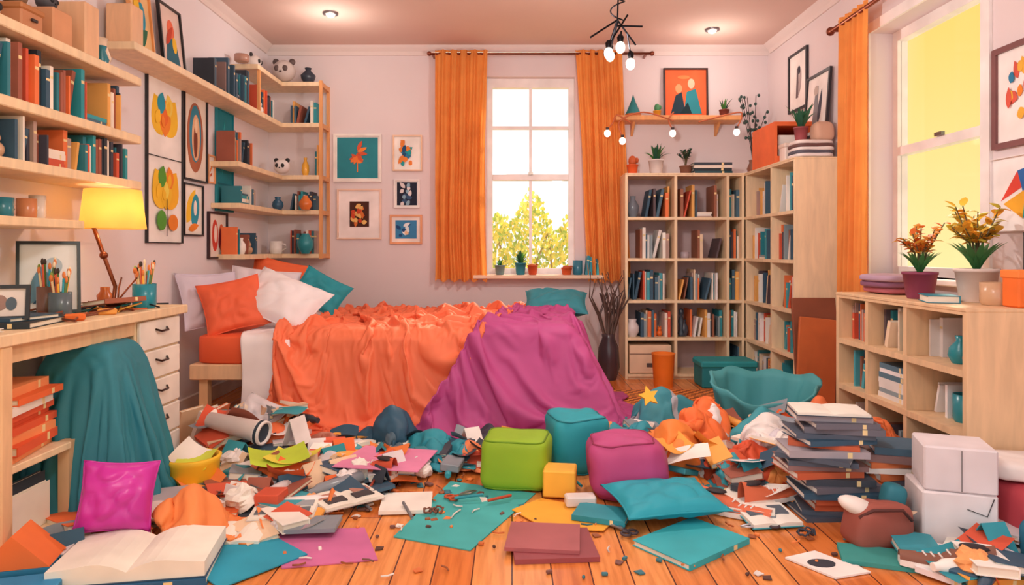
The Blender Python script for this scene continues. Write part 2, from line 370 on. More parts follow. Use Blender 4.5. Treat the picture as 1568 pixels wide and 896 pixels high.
M,w,h=rwp(2.66,3.03,1.10,1.42); picture('abstract_poster',M,w,h,'e8e0e0','f6f2f2',[('e04838',[(-.8,-.2),(-.2,.7),(0,.2)]),('2a68b0',[(-.2,.7),(.3,.8),(.0,.0)]),('f0b030',[(-.7,-.3),(.1,.1),(0,-.8)]),('7a3a90',[(.05,.1),(.6,.5),(.4,-.4)]),('1fa098',[(0,-.8),(.4,-.4),(.1,.1)]),('f08a50',[(.3,.8),(.7,.5),(.1,.15)])],.004,.02)

PAL=['34566e','2f8f9e','ee7a45','f6eee6','a0644c','f2e6da','eed2b4','d8583c','4aa0ae','f4eeee','8fa0a8','f0b060','e6e0dc','46687e','b89a90','fbf4ec','5a4a50']
def row(b,M,L,maxh,depth,R,pal=PAL,dense=1.0,minh=.68):
    x=0
    while x<L-.010:
        t=R.uniform(.009,.026)
        if x+t>L: break
        q=R.random()
        if q<.05*dense and L-x>.12:
            sw=min(L-x,R.uniform(.12,.17)); z=0
            for _ in range(R.randint(2,4)):
                tt=R.uniform(.012,.026)
                if z+tt>maxh: break
                b.book(tt,depth*.85,sw*R.uniform(.85,1),R.choice(pal),M@T(x,0,z+tt)@RY(90)); z+=tt
            x+=sw+.005; continue
        if q>.955 and L-x>.1 and maxh>.12:
            r=R.uniform(.025,.035); cc=mat(R.choice(['e8702c','2a8a98','f4ece8','c8a080','3f4652','f0b040']),'gloss'); Mo=M@T(x+r+.004,-depth*.7,0)
            if R.random()<.5: b.lathe([(r*.6,0),(r,maxh*.18),(r*.9,maxh*.36),(r*.35,maxh*.5),(r*.45,maxh*.6)],cc,Mo,14)
            else: b.sphere(r,r,r,cc,Mo@T(0,0,r),12,8); b.sphere(r*.65,r*.65,r*.65,cc,Mo@T(0,0,r*2.3),12,8); b.sphere(r*.2,r*.2,r*.3,cc,Mo@T(r*.4,0,r*3),8,6); b.sphere(r*.2,r*.2,r*.3,cc,Mo@T(-r*.4,0,r*3),8,6)
            x+=2*r+.012; continue
        if R.random()<.03/dense: x+=R.uniform(.02,.05); continue
        h=maxh*R.uniform(minh,.99); d=depth*R.uniform(.75,.97); c=R.choice(pal)
        if R.random()<.12 and x+t+h*.28<L:
            a=R.uniform(8,16); b.book(t,d,h*.93,c,M@T(x,0,t*math.sin(math.radians(a)))@RY(a)); x+=t+h*.93*math.sin(math.radians(a))+.004; continue
        b.book(t,d,h,c,M@T(x,0,0)); x+=t+.0008
def bookcase(name,M,cols,zs,depth,m,th=.022,back='c4a8a8',base=True):
    b=B(name); L0,L1=cols[0],cols[-1]
    for z in zs: b.box(L0+th,L1-th,-depth,-.012,z-th,z,m,M)
    b.box(L0,L1,-depth-.003,0,zs[-1]-th*.5,zs[-1]+.001,m,M,.002)
    for i,c in enumerate(cols):
        if 0<i<len(cols)-1: b.box(c-th/2,c+th/2,-depth+.003,-.012,zs[0],zs[-1]-th,m,M)
    b.box(L0,L0+th,-depth-.001,-.0,0,zs[-1]-th*.5,m,M,.002); b.box(L1-th,L1,-depth-.001,-.0,0,zs[-1]-th*.5,m,M,.002)
    b.box(L0+th,L1-th,-.012,-.002,0,zs[-1]-th,mat(back),M)
    if base and zs[0]>.03: b.box(L0+th,L1-th,-depth+.02,-depth+.04,0,zs[0]-th,m,M)
    b.build()
R=random.Random(21)
zs=[.045,.33,.625,.955,1.28,1.625]
MB=T(0,YB-.02,0)
cols=[.89,1.29,1.70,1.83]
bookcase('bookcase',MB,cols,zs,.32,wl)
b=B('shelf_books')
for zi in range(5):
    for ci in range(3):
        a,c=cols[ci]+.03,cols[ci+1]-.02; hh=(zs[zi+1]-zs[zi]-.05)
        if zi==0 and ci<2: continue
        if ci==2: row(b,MB@T(a,-.05,zs[zi]),c-a,hh*.88,.22,R); continue
        st=a+[[0,.1,0,.1,.14],[.12,.02,0,.16,.02]][ci][zi] ; en=c-R.choice([0,.02,.05])
        row(b,MB@T(st,-.05,zs[zi]),en-st,hh*.9,.24,R,dense=.8)
b.build()
M2=T(XR-.02,5.69,0)@RZ(-90)
cols2=[0,.345,.86,1.27]
bookcase('bookcase',M2,cols2,zs,.29,wl)
b=B('shelf_books')
for zi in range(5):
    for ci in (1,2):
        a,c=cols2[ci]+.025,cols2[ci+1]-.02; hh=(zs[zi+1]-zs[zi]-.05)
        st=a+R.choice([0,.02,.04]); 
        row(b,M2@T(st,-.03,zs[zi]),c-st-.01,hh*.9,.23,R,dense=.7)
b.build()
M3=T(XR-.02,3.58,0)@RZ(-90); cols3=[0,.30,.62,1.03]; zs3=[.05,.33,.565,.80]
bookcase('low_bookshelf',M3,cols3,zs3,.42,wd,th=.026,back='b89490')
b=B('shelf_books')
for zi in range(3):
    for ci in range(3):
        a,c=cols3[ci]+.03,cols3[ci+1]-.03
        if (zi,ci) in((2,2),(1,2)):
            row(b,M3@T(a,-.1,zs3[zi]),.13,.17,.25,R,['5a6a78','e8e0dc','34566e','f4eeee'],.1); continue
        if (zi,ci)==(1,1) or (zi,ci)==(0,2):
            z=zs3[zi]
            for k in range(7):
                t=R.uniform(.018,.026); b.book(t,.28,c-a-R.uniform(0,.04),R.choice(['8fa0a8','f4eeee','34566e','e6e0dc','5a7a8c']),M3@T(a+R.uniform(0,.02),-.1,z+t)@RY(90)); z+=t
        else: row(b,M3@T(a,-.12,zs3[zi]),c-a,.19,.27,R,dense=.5)
b.build()

def pot(name,M,r,h,pc,kind='aloe',lc='3f7a4a',lh=.14,n=14,seed=0,gloss='plain'):
    b=B(name); R=random.Random(seed)
    b.lathe([(r*.72,0),(r*.8,h*.1),(r,h*.9),(r*1.06,h*.9),(r*1.06,h),(r*.92,h),(r*.9,h*.82),(.001,h*.82)],mat(pc,gloss),M,18)
    b.lathe([(r*.9,h*.84),(.002,h*.86)],mat('4a3428'),M,14,cap=False)
    if kind=='aloe':
        for i in range(n):
            t=i/n; b.leaf(lh*R.uniform(.6,1),lh*.17,R.uniform(.2,1.2)*(.4+t),mat(R.choice([lc,'2f6a50','5a9a50']),'leaf'),M@T(0,0,h*.85)@RZ(i*137)@T(r*.2,0,0)@RY(25*t))
    elif kind=='cactus':
        b.sphere(r*.75,r*.75,lh/2,mat(lc),M@T(0,0,h*.8+lh/2),14,10); b.sphere(r*.35,r*.35,lh*.25,mat(lc),M@T(r*.8,0,h*.9+lh*.5),10,8)
    else:
        for i in range(n):
            a=i*2.4; tp=Vector((math.cos(a)*lh*R.uniform(.1,.5),math.sin(a)*lh*R.uniform(.1,.5),h+lh*R.uniform(.55,1)))
            md=Vector((tp.x*.3,tp.y*.3,h+lh*.4)); b.tube([(0,0,h*.8),md,tp],.0025,mat('5a5030'),M,5)
            for k in range(9):
                q=md.lerp(tp,k/8); b.leaf(lh*.2,lh*.12,.7,mat(R.choice(lc) if isinstance(lc,list) else lc,'leaf'),M@T(*q)@RZ(R.uniform(0,360))@RY(R.uniform(20,80)),4)
    if isinstance(lc,list):
        for i in range(12): b.leaf(lh*.65,lh*.11,.7,mat('4a8a50','leaf'),M@T(0,0,h*.85)@RZ(i*31)@RY(20))
    return b.build()
def box1(name,M,w,d,h,c,kind='plain',ch=.006,lid=None):
    b=B(name); b.box(-w/2,w/2,-d/2,d/2,0,h,mat(c,kind),M,ch)
    if lid: b.box(-w/2-.006,w/2+.006,-d/2-.006,d/2+.006,h*.78,h+.004,mat(lid,kind),M,ch); b.box(-w*.12,w*.12,-d/2-.012,-d/2-.004,h*.45,h*.55,mat('3a2a2a'),M)
    return b.build()
def vase(name,M,prof,c,kind='gloss'):
    b=B(name); b.lathe(prof,mat(c,kind),M,20); return b.build()
def cup(name,M,r,h,c,handle=True,stuff=None):
    b=B(name); m=mat(c,'gloss'); b.lathe([(r*.85,0),(r,h*.15),(r,h),(r*.9,h),(r*.88,h*.12),(.001,h*.1)],m,M,18)
    if handle: b.tube([(r*.95,0,h*.8),(r*1.5,0,h*.75),(r*1.6,0,h*.45),(r*.95,0,h*.25)],r*.12,m,M)
    if stuff:
        R=random.Random(5)
        for i in range(stuff):
            a=i*2.39; x,y=math.cos(a)*r*.4,math.sin(a)*r*.4; hh=h*R.uniform(1.4,1.9)
            p0=(x*.6,y*.6,h*.15); p1=(x*2.0,y*2.0,hh)
            b.tube([p0,p1],.004,mat(R.choice(['f0b040','d05a38','2a2a30','e8d0a0','2a9ab0','5a7a40'])),M,6)
            b.sphere(.006,.006,.014,mat(R.choice(['3a2a20','e08040','f0e0c0','8aa850'])),M@T(*p1),8,6)
    return b.build()
def skull(name,M,r,c='ece4e4',ear='1d1c22'):
    b=B(name); b.sphere(r,r,r*.95,mat(c),M@T(0,0,r*.95),16,12)
    for sx in(-1,1):
        b.sphere(r*.24,r*.16,r*.28,mat(ear),M@T(sx*r*.36,-r*.86,r*1.0),10,8); b.sphere(r*.3,r*.2,r*.3,mat(ear),M@T(sx*r*.72,0,r*1.75),10,8)
    b.sphere(r*.12,r*.1,r*.09,mat(ear),M@T(0,-r*.97,r*.7),8,6); return b.build()
def onb(x,z,dy=.24): return MB@T(x,-dy,z)
vase('ceramic_vase',onb(.965,zs[4]),[(.03,0),(.045,.05),(.05,.09),(.02,.14),(.022,.17),(.015,.17)],'6f7884')
cup('bowl',onb(1.38,zs[3]),.035,.05,'b0a0a8',False)
vase('statuette',onb(1.35,zs[0]+.29),[(.025,0),(.028,.02),(.012,.05),(.024,.12),(.01,.16),(.02,.18),(.016,.21),(.002,.22)],'37404c')
vase('ceramic_vase',onb(.96,zs[1]),[(.03,0),(.055,.04),(.055,.08),(.03,.12),(.035,.14),(.02,.14)],'e0d4d4')
b=B('cardboard_box'); m=mat('f0d0b0'); M=onb(1.09,0,.21)
b.box(-.165,.165,-.11,.12,.05,.27,m,M,.004); b.box(-.165,.165,-.1135,-.11,.2,.206,mat('8a6a5a'),M); b.box(-.03,.03,-.1145,-.11,.1,.13,mat('5a4a48'),M)
b.build()
b=B('waste_bin'); M=T(1.13,5.10,0); b.lathe([(.07,0),(.085,.24),(.09,.25),(.08,.25),(.066,.02),(.001,.02)],mat('f07a20'),M,24); b.build()
b=B('teal_storage_box'); M=T(1.60,5.14,0); b.box(-.2,.2,-.12,.12,0,.17,mat('16808a'),M,.01); b.box(-.21,.21,-.13,.13,.15,.2,mat('1f97a0'),M,.012); b.box(-.05,.05,-.145,-.13,.09,.13,mat('0f5a64'),M,.004); b.build()
zt=1.627
pot('orange_cactus_pot',T(.97,5.5,zt),.045,.08,'e8602c','cactus','c85a28',.09)
pot('potted_aloe',T(1.16,5.5,zt),.06,.12,'e6dada','aloe','3f7a4a',.17,16,2)
pot('potted_shrub',T(1.40,5.5,zt),.05,.07,'8a5a48','bush','2f5a4a',.15,12,3)
b=B('stacked_books'); z=zt
for c in('24505a','1d2a34','e8dcd0','35404c'): b.fbook(.3,.2,.022,c,T(1.60,5.52,z)@RZ(R.uniform(-4,4))); z+=.0225
b.build()
b=B('small_floating_shelf'); b.box(.84,1.86,YB-.2,YB,2.07,2.11,wo,c=.004)
for x in(1.0,1.7): b.prism([(0,0),(-.12,0),(0,-.1)],x-.01,x+.01,wo,T(0,YB,2.07)@Matrix(((0,0,1,0),(1,0,0,0),(0,1,0,0),(0,0,0,1))))
b.build()
b=B('string_lights'); gb=emis('fff2dc',2.5)
for pts in ([(.95,5.5,2.05),(.84,5.46,2.10),(.80,5.44,2.03),(.76,5.44,1.98)],[(1.3,5.49,2.06),(1.05,5.45,2.12),(.86,5.45,2.05),(.88,5.44,1.92)],[(1.3,5.49,2.13),(1.25,5.45,2.06),(1.28,5.44,1.98)],[(1.5,5.49,2.05),(1.8,5.46,2.12),(1.83,5.44,2.08),(1.79,5.44,1.99)]):
    P=[Vector(p) for p in pts]; q=[]
    for i in range(len(P)-1):
        p0=P[max(i-1,0)];p1=P[i];p2=P[i+1];p3=P[min(i+2,len(P)-1)]
        for k in range(6):
            t=k/6; q.append(.5*((2*p1)+(p2-p0)*t+(2*p0-5*p1+4*p2-p3)*t*t+(3*p1-p0-3*p2+p3)*t**3))
    q.append(P[-1]); b.tube(q,.006,mat('c86a40'),n=6); b.sphere(.026,.026,.03,gb,T(*P[-1])@T(0,0,-.03),12,8); b.cyl(.013,.025,mat('3a2a2a'),T(*P[-1])@T(0,0,-.008),10)
b.build()
picture('figure_painting',T(1.445,YB-.02,2.325)@RX(-2),.37,.42,'3a2020','f06a3c',[('1f3a4a',[(-.75,-.9),(-.5,-.1),(-.2,.05),(0,-.9)]),('2a8a98',[(-.1,-.9),(.05,.05),(.5,.2),(.8,-.9)]),('f0a070',ell(-.35,.2,.17,.2)),('e8c8a8',ell(.28,.42,.17,.22)),('f28a50',ell(-.1,.7,.3,.08)),('103038',[(-.3,-.9),(.1,-.4),(.3,-.9)])],.014,.005)
b=B('cone_figurine'); b.lathe([(.06,0),(.062,.02),(.045,.06),(.02,.12),(.004,.17),(.0005,.18)],mat('1f7a80'),T(.99,5.58,2.111),18); b.lathe([(.065,0),(.067,.015),(.06,.02)],mat('c8682c'),T(.99,5.58,2.111),18); b.build()
pot('potted_cactus',T(1.19,5.6,2.111),.032,.05,'e0a030','cactus','4a9060',.07)
pot('potted_aloe',T(1.74,5.6,2.111),.04,.06,'7a3a30','aloe','2f6a60',.12,9,6)
b=B('bare_branch_plant')
R=random.Random(5)
M=T(1.95,5.52,zt); b.lathe([(.035,0),(.05,.05),(.03,.1),(.035,.12),(.02,.12)],mat('8a5a48','gloss'),M,16)
for i in range(7):
    a=R.uniform(-1,1); tip=Vector((a*.13,R.uniform(-.05,.05),.45+R.uniform(.0,.25))); b.tube([(0,0,.1),(tip.x*.3,0,.3),tip],.003,mat('3a2a2a'),M,5)
    for k in range(6):
        q=Vector((tip.x*.3,0,.3)).lerp(tip,k/5); b.sphere(.012,.012,.014,mat('2f4a44'),M@T(q.x+R.uniform(-.025,.025),q.y,q.z),8,6)
b.build()
b=B('storage_crate'); M=T(1.97,4.98,zt); o=mat('f0703a'); 
b.box(-.14,-.12,-.22,.22,0,.26,o,M); b.box(.12,.14,-.22,.22,0,.26,o,M); b.box(-.12,.12,.2,.22,0,.26,o,M); b.box(-.12,.12,-.22,-.2,.0,.05,o,M); b.box(-.14,.14,-.22,.22,.26,.29,o,M); b.box(-.12,.12,-.2,.2,0,.015,o,M)
for k,c in enumerate(('f6eee8','c84830','efe8e4','e8d8d0')): b.box(-.10,.10,-.19+k*.05,-.15+k*.05,.015,.2-.01*k,mat(c),M)
b.build()
box1('small_carton',T(1.92,4.70,zt),.12,.10,.12,'f0e0d8',lid='e4d0c4')
b=B('folded_blankets')
for k,c in enumerate(('ece2e2','5a5a68','f0e8e6','6a4a48','e8dcd8')): b.softbox(.25,.2,.03,mat(c,'cloth'),T(1.98,4.53,zt+k*.021),e=.4,seed=k)
b.build()
b=B('beige_pouch'); b.softbox(.13,.12,.13,mat('d2a890','cloth'),T(2.05,4.52,zt+.112),e=.6,seed=3); b.build()
pot('potted_aloe',T(1.93,4.56,zt+.112),.045,.10,'9a4a50','aloe','3f7a5a',.2,12,8)

zsill=.816
pot('potted_succulent',T(-.10,5.64,zsill),.042,.08,'6f8a8e','aloe','5a9a50',.08,14,1)
pot('potted_succulent',T(.07,5.64,zsill),.045,.10,'1f7f94','aloe','4a9a48',.14,16,2)
pot('potted_succulent',T(.17,5.62,zsill),.042,.08,'d8562c','cactus','d87838',.03)
pot('potted_succulent',T(.45,5.62,zsill),.045,.06,'e0602c','cactus','c85a30',.03)
cup('drinking_cup',T(.54,5.62,zsill),.04,.12,'2a7a94',False)
b=B('leaning_books')
for k in range(4): b.book(.025,.1,.16-.012*k,['1f8aa0','2a9ab0','24607a','3ab0b8'][k],T(.60+k*.03,5.70,zsill)@RY(6))
b.build()
b=B('twig_vase'); M=T(.76,5.38,0); R=random.Random(9); b.lathe([(.06,0),(.09,.1),(.08,.25),(.05,.33),(.055,.36),(.04,.36)],mat('4a3a40','gloss'),M,18)
for i in range(14):
    a=R.uniform(-.13,.14); q=[(a*.15,R.uniform(-.02,.02),.3),(a*.6,R.uniform(-.05,.05),.5),(a*.9+R.uniform(-.04,.04),R.uniform(-.05,.05),.65),(a*1.1+R.uniform(-.05,.05),0,R.uniform(.72,.86))]
    b.tube(q,.008,mat('5a4038'),M,6,[.011,.009,.006,.003]); b.tube([q[1],(q[1][0]+.06*(1 if i%2 else -1),0,.68)],.004,mat('4a3230'),M,5)
b.build()

ZA=[1.85,1.57,1.35]
b=B('floating_shelves')
for z in ZA: b.box(1.7,3.30,-.25,0,z-.04,z,wl,LW,.004)
b.box(1.7,2.86,-.25,0,1.107,1.142,wl,LW,.004)
b.build()
b=B('shelf_books'); R=random.Random(38)
DK=['34566e','2f7f90','ee7a45','f6eee6','a05a48','3f4050','d8583c','2f9aa8','b89a90','46687e','f0b060','2c3440','f4e8dc']
row(b,LW@T(1.95,-.04,1.57),1.28,.23,.19,R,DK,.5); row(b,LW@T(1.95,-.04,1.35),1.32,.175,.19,R,DK,.5)
row(b,LW@T(1.95,-.04,1.85),.4,.24,.17,R,DK,.4)
b.build()
MT=lambda y,d=.13,z=1.85: LW@T(y,-d,z)
box1('cardboard_box',MT(2.80),.12,.14,.15,'d89a70'); box1('cardboard_box',MT(2.62),.12,.14,.1,'c88860',lid='b87848')
skull('owl_figurine',MT(2.46),.055); skull('owl_figurine',MT(2.62,.13,1.955),.045,'8a6a50'); skull('owl_figurine',MT(2.80,.13,2.0),.04,'4a4a52'); box1('wooden_box',MT(2.98),.1,.16,.24,'e8b890','wood'); vase('ceramic_vase',MT(3.16),[(.03,0),(.05,.06),(.03,.12),(.035,.15),(.02,.15)],'e8d0b8'); vase('ceramic_vase',MT(3.08,.19),[(.02,0),(.03,.03),(.015,.07),(.02,.09),(.01,.09)],'2f7f90')
z=1.143
b=B('hand_sculpture'); hm=mat('d8c0b4'); M=LW@T(2.32,-.12,z); b.lathe([(.03,0),(.02,.04),(.03,.07)],hm,M,12)
for k,(dx,l) in enumerate([(-.025,.05),(-.009,.06),(.008,.055),(.024,.045)]): b.tube([(dx,0,.06),(dx*1.4,-.005,.06+l*.6),(dx*1.6,-.015,.06+l)],.007,hm,M,8)
b.tube([(.028,0,.04),(.045,-.005,.06),(.05,-.01,.08)],.008,hm,M,8); b.build()
vase('ceramic_vase',LW@T(2.43,-.12,z),[(.035,0),(.055,.04),(.045,.08),(.015,.11),(.018,.13),(.01,.13)],'343c4a')
cup('mug',LW@T(2.57,-.12,z),.038,.075,'2a7f94'); cup('mug',LW@T(2.70,-.12,z),.035,.08,'d88a60'); cup('mug',LW@T(2.79,-.1,z),.03,.1,'e8dcd4',False)
b=B('corner_shelf')
zc=[2.37,2.04,1.62,1.34,.99]
b.box(3.33,YB-.24,-.20,0,2.0,2.04,wl,LW,.004)
for z in zc:
    b.box(XL,-1.547,YB-.24,YB,z-.035,z,wl,c=.003)
for z,y0 in((2.37,4.95),(1.62,4.60),(1.34,4.62),(.99,4.70)): b.box(y0,YB-.24,-.2,0,z-.035,z,wl,LW,.003)
b.box(-1.547,-1.522,YB-.24,YB-.215,.95,2.38,wo); b.box(-1.547,-1.522,YB-.02,YB,.95,2.38,wo)
for z in zc: b.box(-1.547,-1.522,YB-.215,YB-.02,z-.035,z,wo)
b.box(XL+.18,XL+.2,4.98,5.0,2.04,2.34,wo)
b.build()
R=random.Random(44); b=B('shelf_books')
for z,h in((2.04,.25),(1.62,.3),(1.34,.2),(.99,.26)):
    row(b,T(-1.80 if z!=1.62 else -1.72,YB-.03,z),.22 if z!=1.62 else .15,h*.85,.16,R,DK,.8)
    if z!=2.04: row(b,LW@T(4.72 if z<1.4 else 4.64,-.03,z),.32,h*.75,.14,R,DK,.8)
row(b,LW@T(4.3,-.03,2.04),.6,.27,.14,R,['3f5a70','2c3440','46687e','2f7f90','8c6f6a'],.3)
row(b,LW@T(5.0,-.03,2.04),.4,.22,.14,R,DK,.5)
b.build()
skull('skull_figurine',T(-1.83,5.48,2.371),.09,'c8bcb8','5a4a48'); 
vase('round_vase',T(-1.66,5.56,2.371),[(.03,0),(.055,.04),(.06,.07),(.02,.11),(.028,.13),(.01,.13)],'2f3a48')
skull('panda_figurine',T(-1.82,5.40,1.621),.062); skull('panda_figurine',LW@T(5.12,-.10,2.371),.06,'d8ccc8')
cup('bowl',LW@T(4.9,-.1,2.371),.05,.05,'b88a78',False)
cup('white_mug',T(-1.90,5.5,.991),.05,.1,'f0e8e4'); vase('round_vase',T(-1.64,5.42,.991),[(.03,0),(.06,.05),(.062,.1),(.03,.15),(.03,.16)],'1f8a98')
vase('round_vase',T(-1.64,5.42,1.341),[(.03,0),(.05,.03),(.05,.06),(.02,.1),(.02,.11)],'e07a3a')
vase('round_vase',T(-1.86,5.42,1.341),[(.03,0),(.045,.03),(.04,.06),(.02,.08),(.024,.1)],'2f5a78')
picture('standing_picture',LW@T(3.62,-.06,2.04+.19)@RX(-6),.22,.36,'e8a060','f0c890',[(org,petal(-.8,-.8,2,.5,60)),(blu,ell(.2,.2,.4,.5)),('2a6a50',petal(-.5,-.9,1.4,.3,30)),(yel,ell(-.3,.5,.3,.3))],.012,.01)
picture('standing_picture',LW@T(3.95,-.06,2.04+.20)@RX(-6),.26,.38,'1d1c22','e8d0c8',[('e87050',ell(0,.3,.4,.4)),('2f6a80',[(-.8,-.9),(-.5,0),(.5,0),(.8,-.9)]),(yel,ell(.3,-.2,.25,.3)),('c84830',petal(-.7,-.3,1.2,.2,40))],.012,.02)
box1('wooden_box',LW@T(3.42,-.1,2.04),.11,.13,.2,'e8b890','wood')

b=B('desk'); XD=-1.58
b.box(XL+.005,XD,1.7,3.33,.715,.755,wl,c=.004)
b.box(XD-.06,XD-.005,2.12,2.17,0,.715,wd,c=.004); b.box(XL+.03,XL+.08,2.12,2.17,0,.715,wd,c=.004)
b.box(XD-.055,XD-.035,1.7,2.92,.655,.715,wd)
b.box(XL+.03,XD-.02,2.17,2.48,.30,.325,wl,c=.003); b.box(XD-.07,XD-.03,2.48,2.52,0,.325,wd); b.box(XL+.03,XL+.07,2.48,2.52,0,.325,wd)
b.box(XL+.03,XD-.02,2.17,2.48,.04,.06,wl)
b.box(XL+.03,XD-.035,2.92,3.30,.02,.715,wl,c=.003)
for k in range(5):
    z=.04+k*.135; b.box(XD-.035,XD-.018,2.935,3.285,z,z+.125,mat('f6efe8'),c=.004)
    b.tube([(XD-.018,3.06,z+.085),(XD+.0,3.08,z+.075),(XD+.0,3.14,z+.075),(XD-.018,3.16,z+.085)],.005,mat('4a3a38','metal'))
b.build()
R=random.Random(51); b=B('book_stack'); z=.326
for k in range(9):
    t=R.uniform(.020,.032); b.fbook(.28,.2,t,R.choice(['f0703a','f6eee6','e86038','3a8aa0','f59860','e6dcd6']),T(XD-.17+R.uniform(-.015,.03),2.33+R.uniform(-.02,.02),z)@RZ(90+R.uniform(-12,12))); z+=t+.0005
b.build()
b=B('shelf_books'); row(b,T(XL+.06,2.42,.061),.36,.2,.2,R,DK,.6); b.build()
b=B('table_lamp'); M=T(-1.80,3.08,.756); lb=mat('8a4a30','metal')
b.lathe([(.07,0),(.072,.012),(.02,.02),(.012,.03)],lb,M,20); b.tube([(0,0,.02),(.01,0,.1),(-.03,-.02,.24),(-.07,-.03,.37)],.009,lb,M,8); b.tube([(-.07,-.03,.37),(-.01,0,.41)],.007,lb,M,8)
b.sphere(.018,.018,.018,lb,M@T(-.03,-.02,.24),10,8)
b.lathe([(.135,.36),(.115,.535)],mat('ffc468','lamp'),M,28,cap=False)
b.sphere(.02,.02,.025,emis('ffe0a0',8),M@T(-.005,0,.47),12,8); b.tube([(-.11,0,.53),(.11,0,.53)],.003,lb,M); b.build()
picture('standing_picture',T(-1.90,2.80,.756+.15)@RZ(35)@RX(-12),.22,.30,'23303a','eef2f4',[('6a98b0',petal(-.8,-.9,1.8,.4,60)),('2a5a78',[(-.7,-.9),(.2,-.2),(.8,-.9)]),('b8ccd8',ell(.2,.4,.4,.3)),('1d3444',petal(.1,-.9,1.3,.15,85))],.012,.02)
picture('standing_picture',T(-1.74,2.34,.756+.082)@RZ(25)@RX(-12),.15,.12,'1d1c22','e8dcd8',[('a08078',ell(-.2,0,.4,.7)),('5a6a78',ell(.4,-.1,.3,.6))],.012,.01)
cup('pencil_cup',T(-1.76,2.66,.756),.04,.10,'5a6a74',False,14)
cup('brush_cup',T(-1.68,3.12,.756),.05,.11,'1f8aa0',False,18)
cup('pencil_cup',T(-1.84,2.70,.756),.035,.12,'7a5a50',False,9)
b=B('sketchbook'); b.fbook(.24,.32,.02,'23303a',T(-1.76,2.42,.756)@RZ(10)); b.fbook(.2,.26,.012,'e8e0dc',T(-1.75,2.08,.756)@RZ(-6)); b.fbook(.16,.2,.014,'34566e',T(-1.74,2.40,.777)@RZ(-12));b.build()
b=B('scattered_pens'); R=random.Random(8)
for i in range(44):
    x,y=R.uniform(-1.95,-1.62),R.uniform(2.5,3.3); a=R.uniform(0,pi); l=.06; b.tube([(x-l*math.cos(a),y-l*math.sin(a),.762),(x+l*math.cos(a),y+l*math.sin(a),.762+R.uniform(0,.03))],.004,mat(R.choice(['d0602c','2a2a30','f0b040','2a8a98','8a4a30','8a4a30'])))
b.build()
for i,(x,y,c) in enumerate([(-1.66,2.80,'f5a850'),(-1.7,2.92,'8a4a38'),(-1.64,2.56,'e8702c')]): box1('eraser_box',T(x,y,.756)@RZ(30),.07,.04,.025,c)
b=B('desk_books'); b.fbook(.2,.14,.02,'a05a40',T(-1.70,2.92,.79)@RZ(70)@RX(-8)); b.fbook(.14,.1,.02,'3f4050',T(-1.86,2.95,.758)@RZ(70)); b.build()
vase('craft_jar',T(-1.92,3.22,.756),[(.03,0),(.035,.05),(.02,.07),(.02,.09),(.01,.09)],'b8602c')
b=B('desk_scissors'); sm_=mat('8a4a30','metal')
for sg in(-1,1):
    b.tube([(0,0,0),(sg*.02,.02,.06),(sg*.035,.05,.12)],.004,sm_,T(-1.72,2.98,.80)@RX(-20)); b.tube([(sg*.02+.018*math.cos(t*.8),.018*math.sin(t*.8),-.02) for t in range(9)],.004,sm_,T(-1.72,2.98,.80))
b.build()

# ================= CLOTH
NFR=32
simobjs=[]; colliders=[]
def collcoll(name):
    c=bpy.data.collections.new(name); scene.collection.children.link(c); return c
def mkcollider(coll,builder):
    builder.name='tmp_collider'; o=builder.build(); scene.collection.objects.unlink(o); coll.objects.link(o)
    o.modifiers.new('Collision','COLLISION'); o.collision.thickness_outer=.006; o.collision.thickness_inner=.05; o.collision.cloth_friction=25; colliders.append(o); return o
CA,CB,CC=collcoll('tmp_a'),collcoll('tmp_b'),collcoll('tmp_c')
def plane_col(c):
    b=B('x'); n=1; b.grid(6,6,lambda u,v:(-2.5+5*u,1.5+4.5*v,.0),white); mkcollider(c,b)
for c in(CA,CB,CC): plane_col(c)
def clothify(o,coll,grow,bend=.3,mass=.3,selfc=False,q=6,pins=None):
    if pins:
        vg=o.vertex_groups.new(name='pin'); vg.add(pins,1.0,'REPLACE')
    m=o.modifiers.new('Cloth','CLOTH'); s=m.settings
    if pins: s.vertex_group_mass='pin'
    s.quality=q; s.mass=mass; s.tension_stiffness=18; s.compression_stiffness=18; s.shear_stiffness=6; s.bending_stiffness=bend; s.air_damping=2
    try: s.tension_damping=8; s.compression_damping=8; s.shear_damping=8; s.bending_damping=.8
    except Exception: pass
    try: s.shrink_min=-grow
    except Exception as e: print('shrink',e)
    cs=m.collision_settings; cs.distance_min=.008; cs.collection=coll; cs.use_self_collision=selfc; cs.collision_quality=3
    if selfc: cs.self_distance_min=.006
    m.point_cache.frame_start=1; m.point_cache.frame_end=NFR+2
    simobjs.append(o)
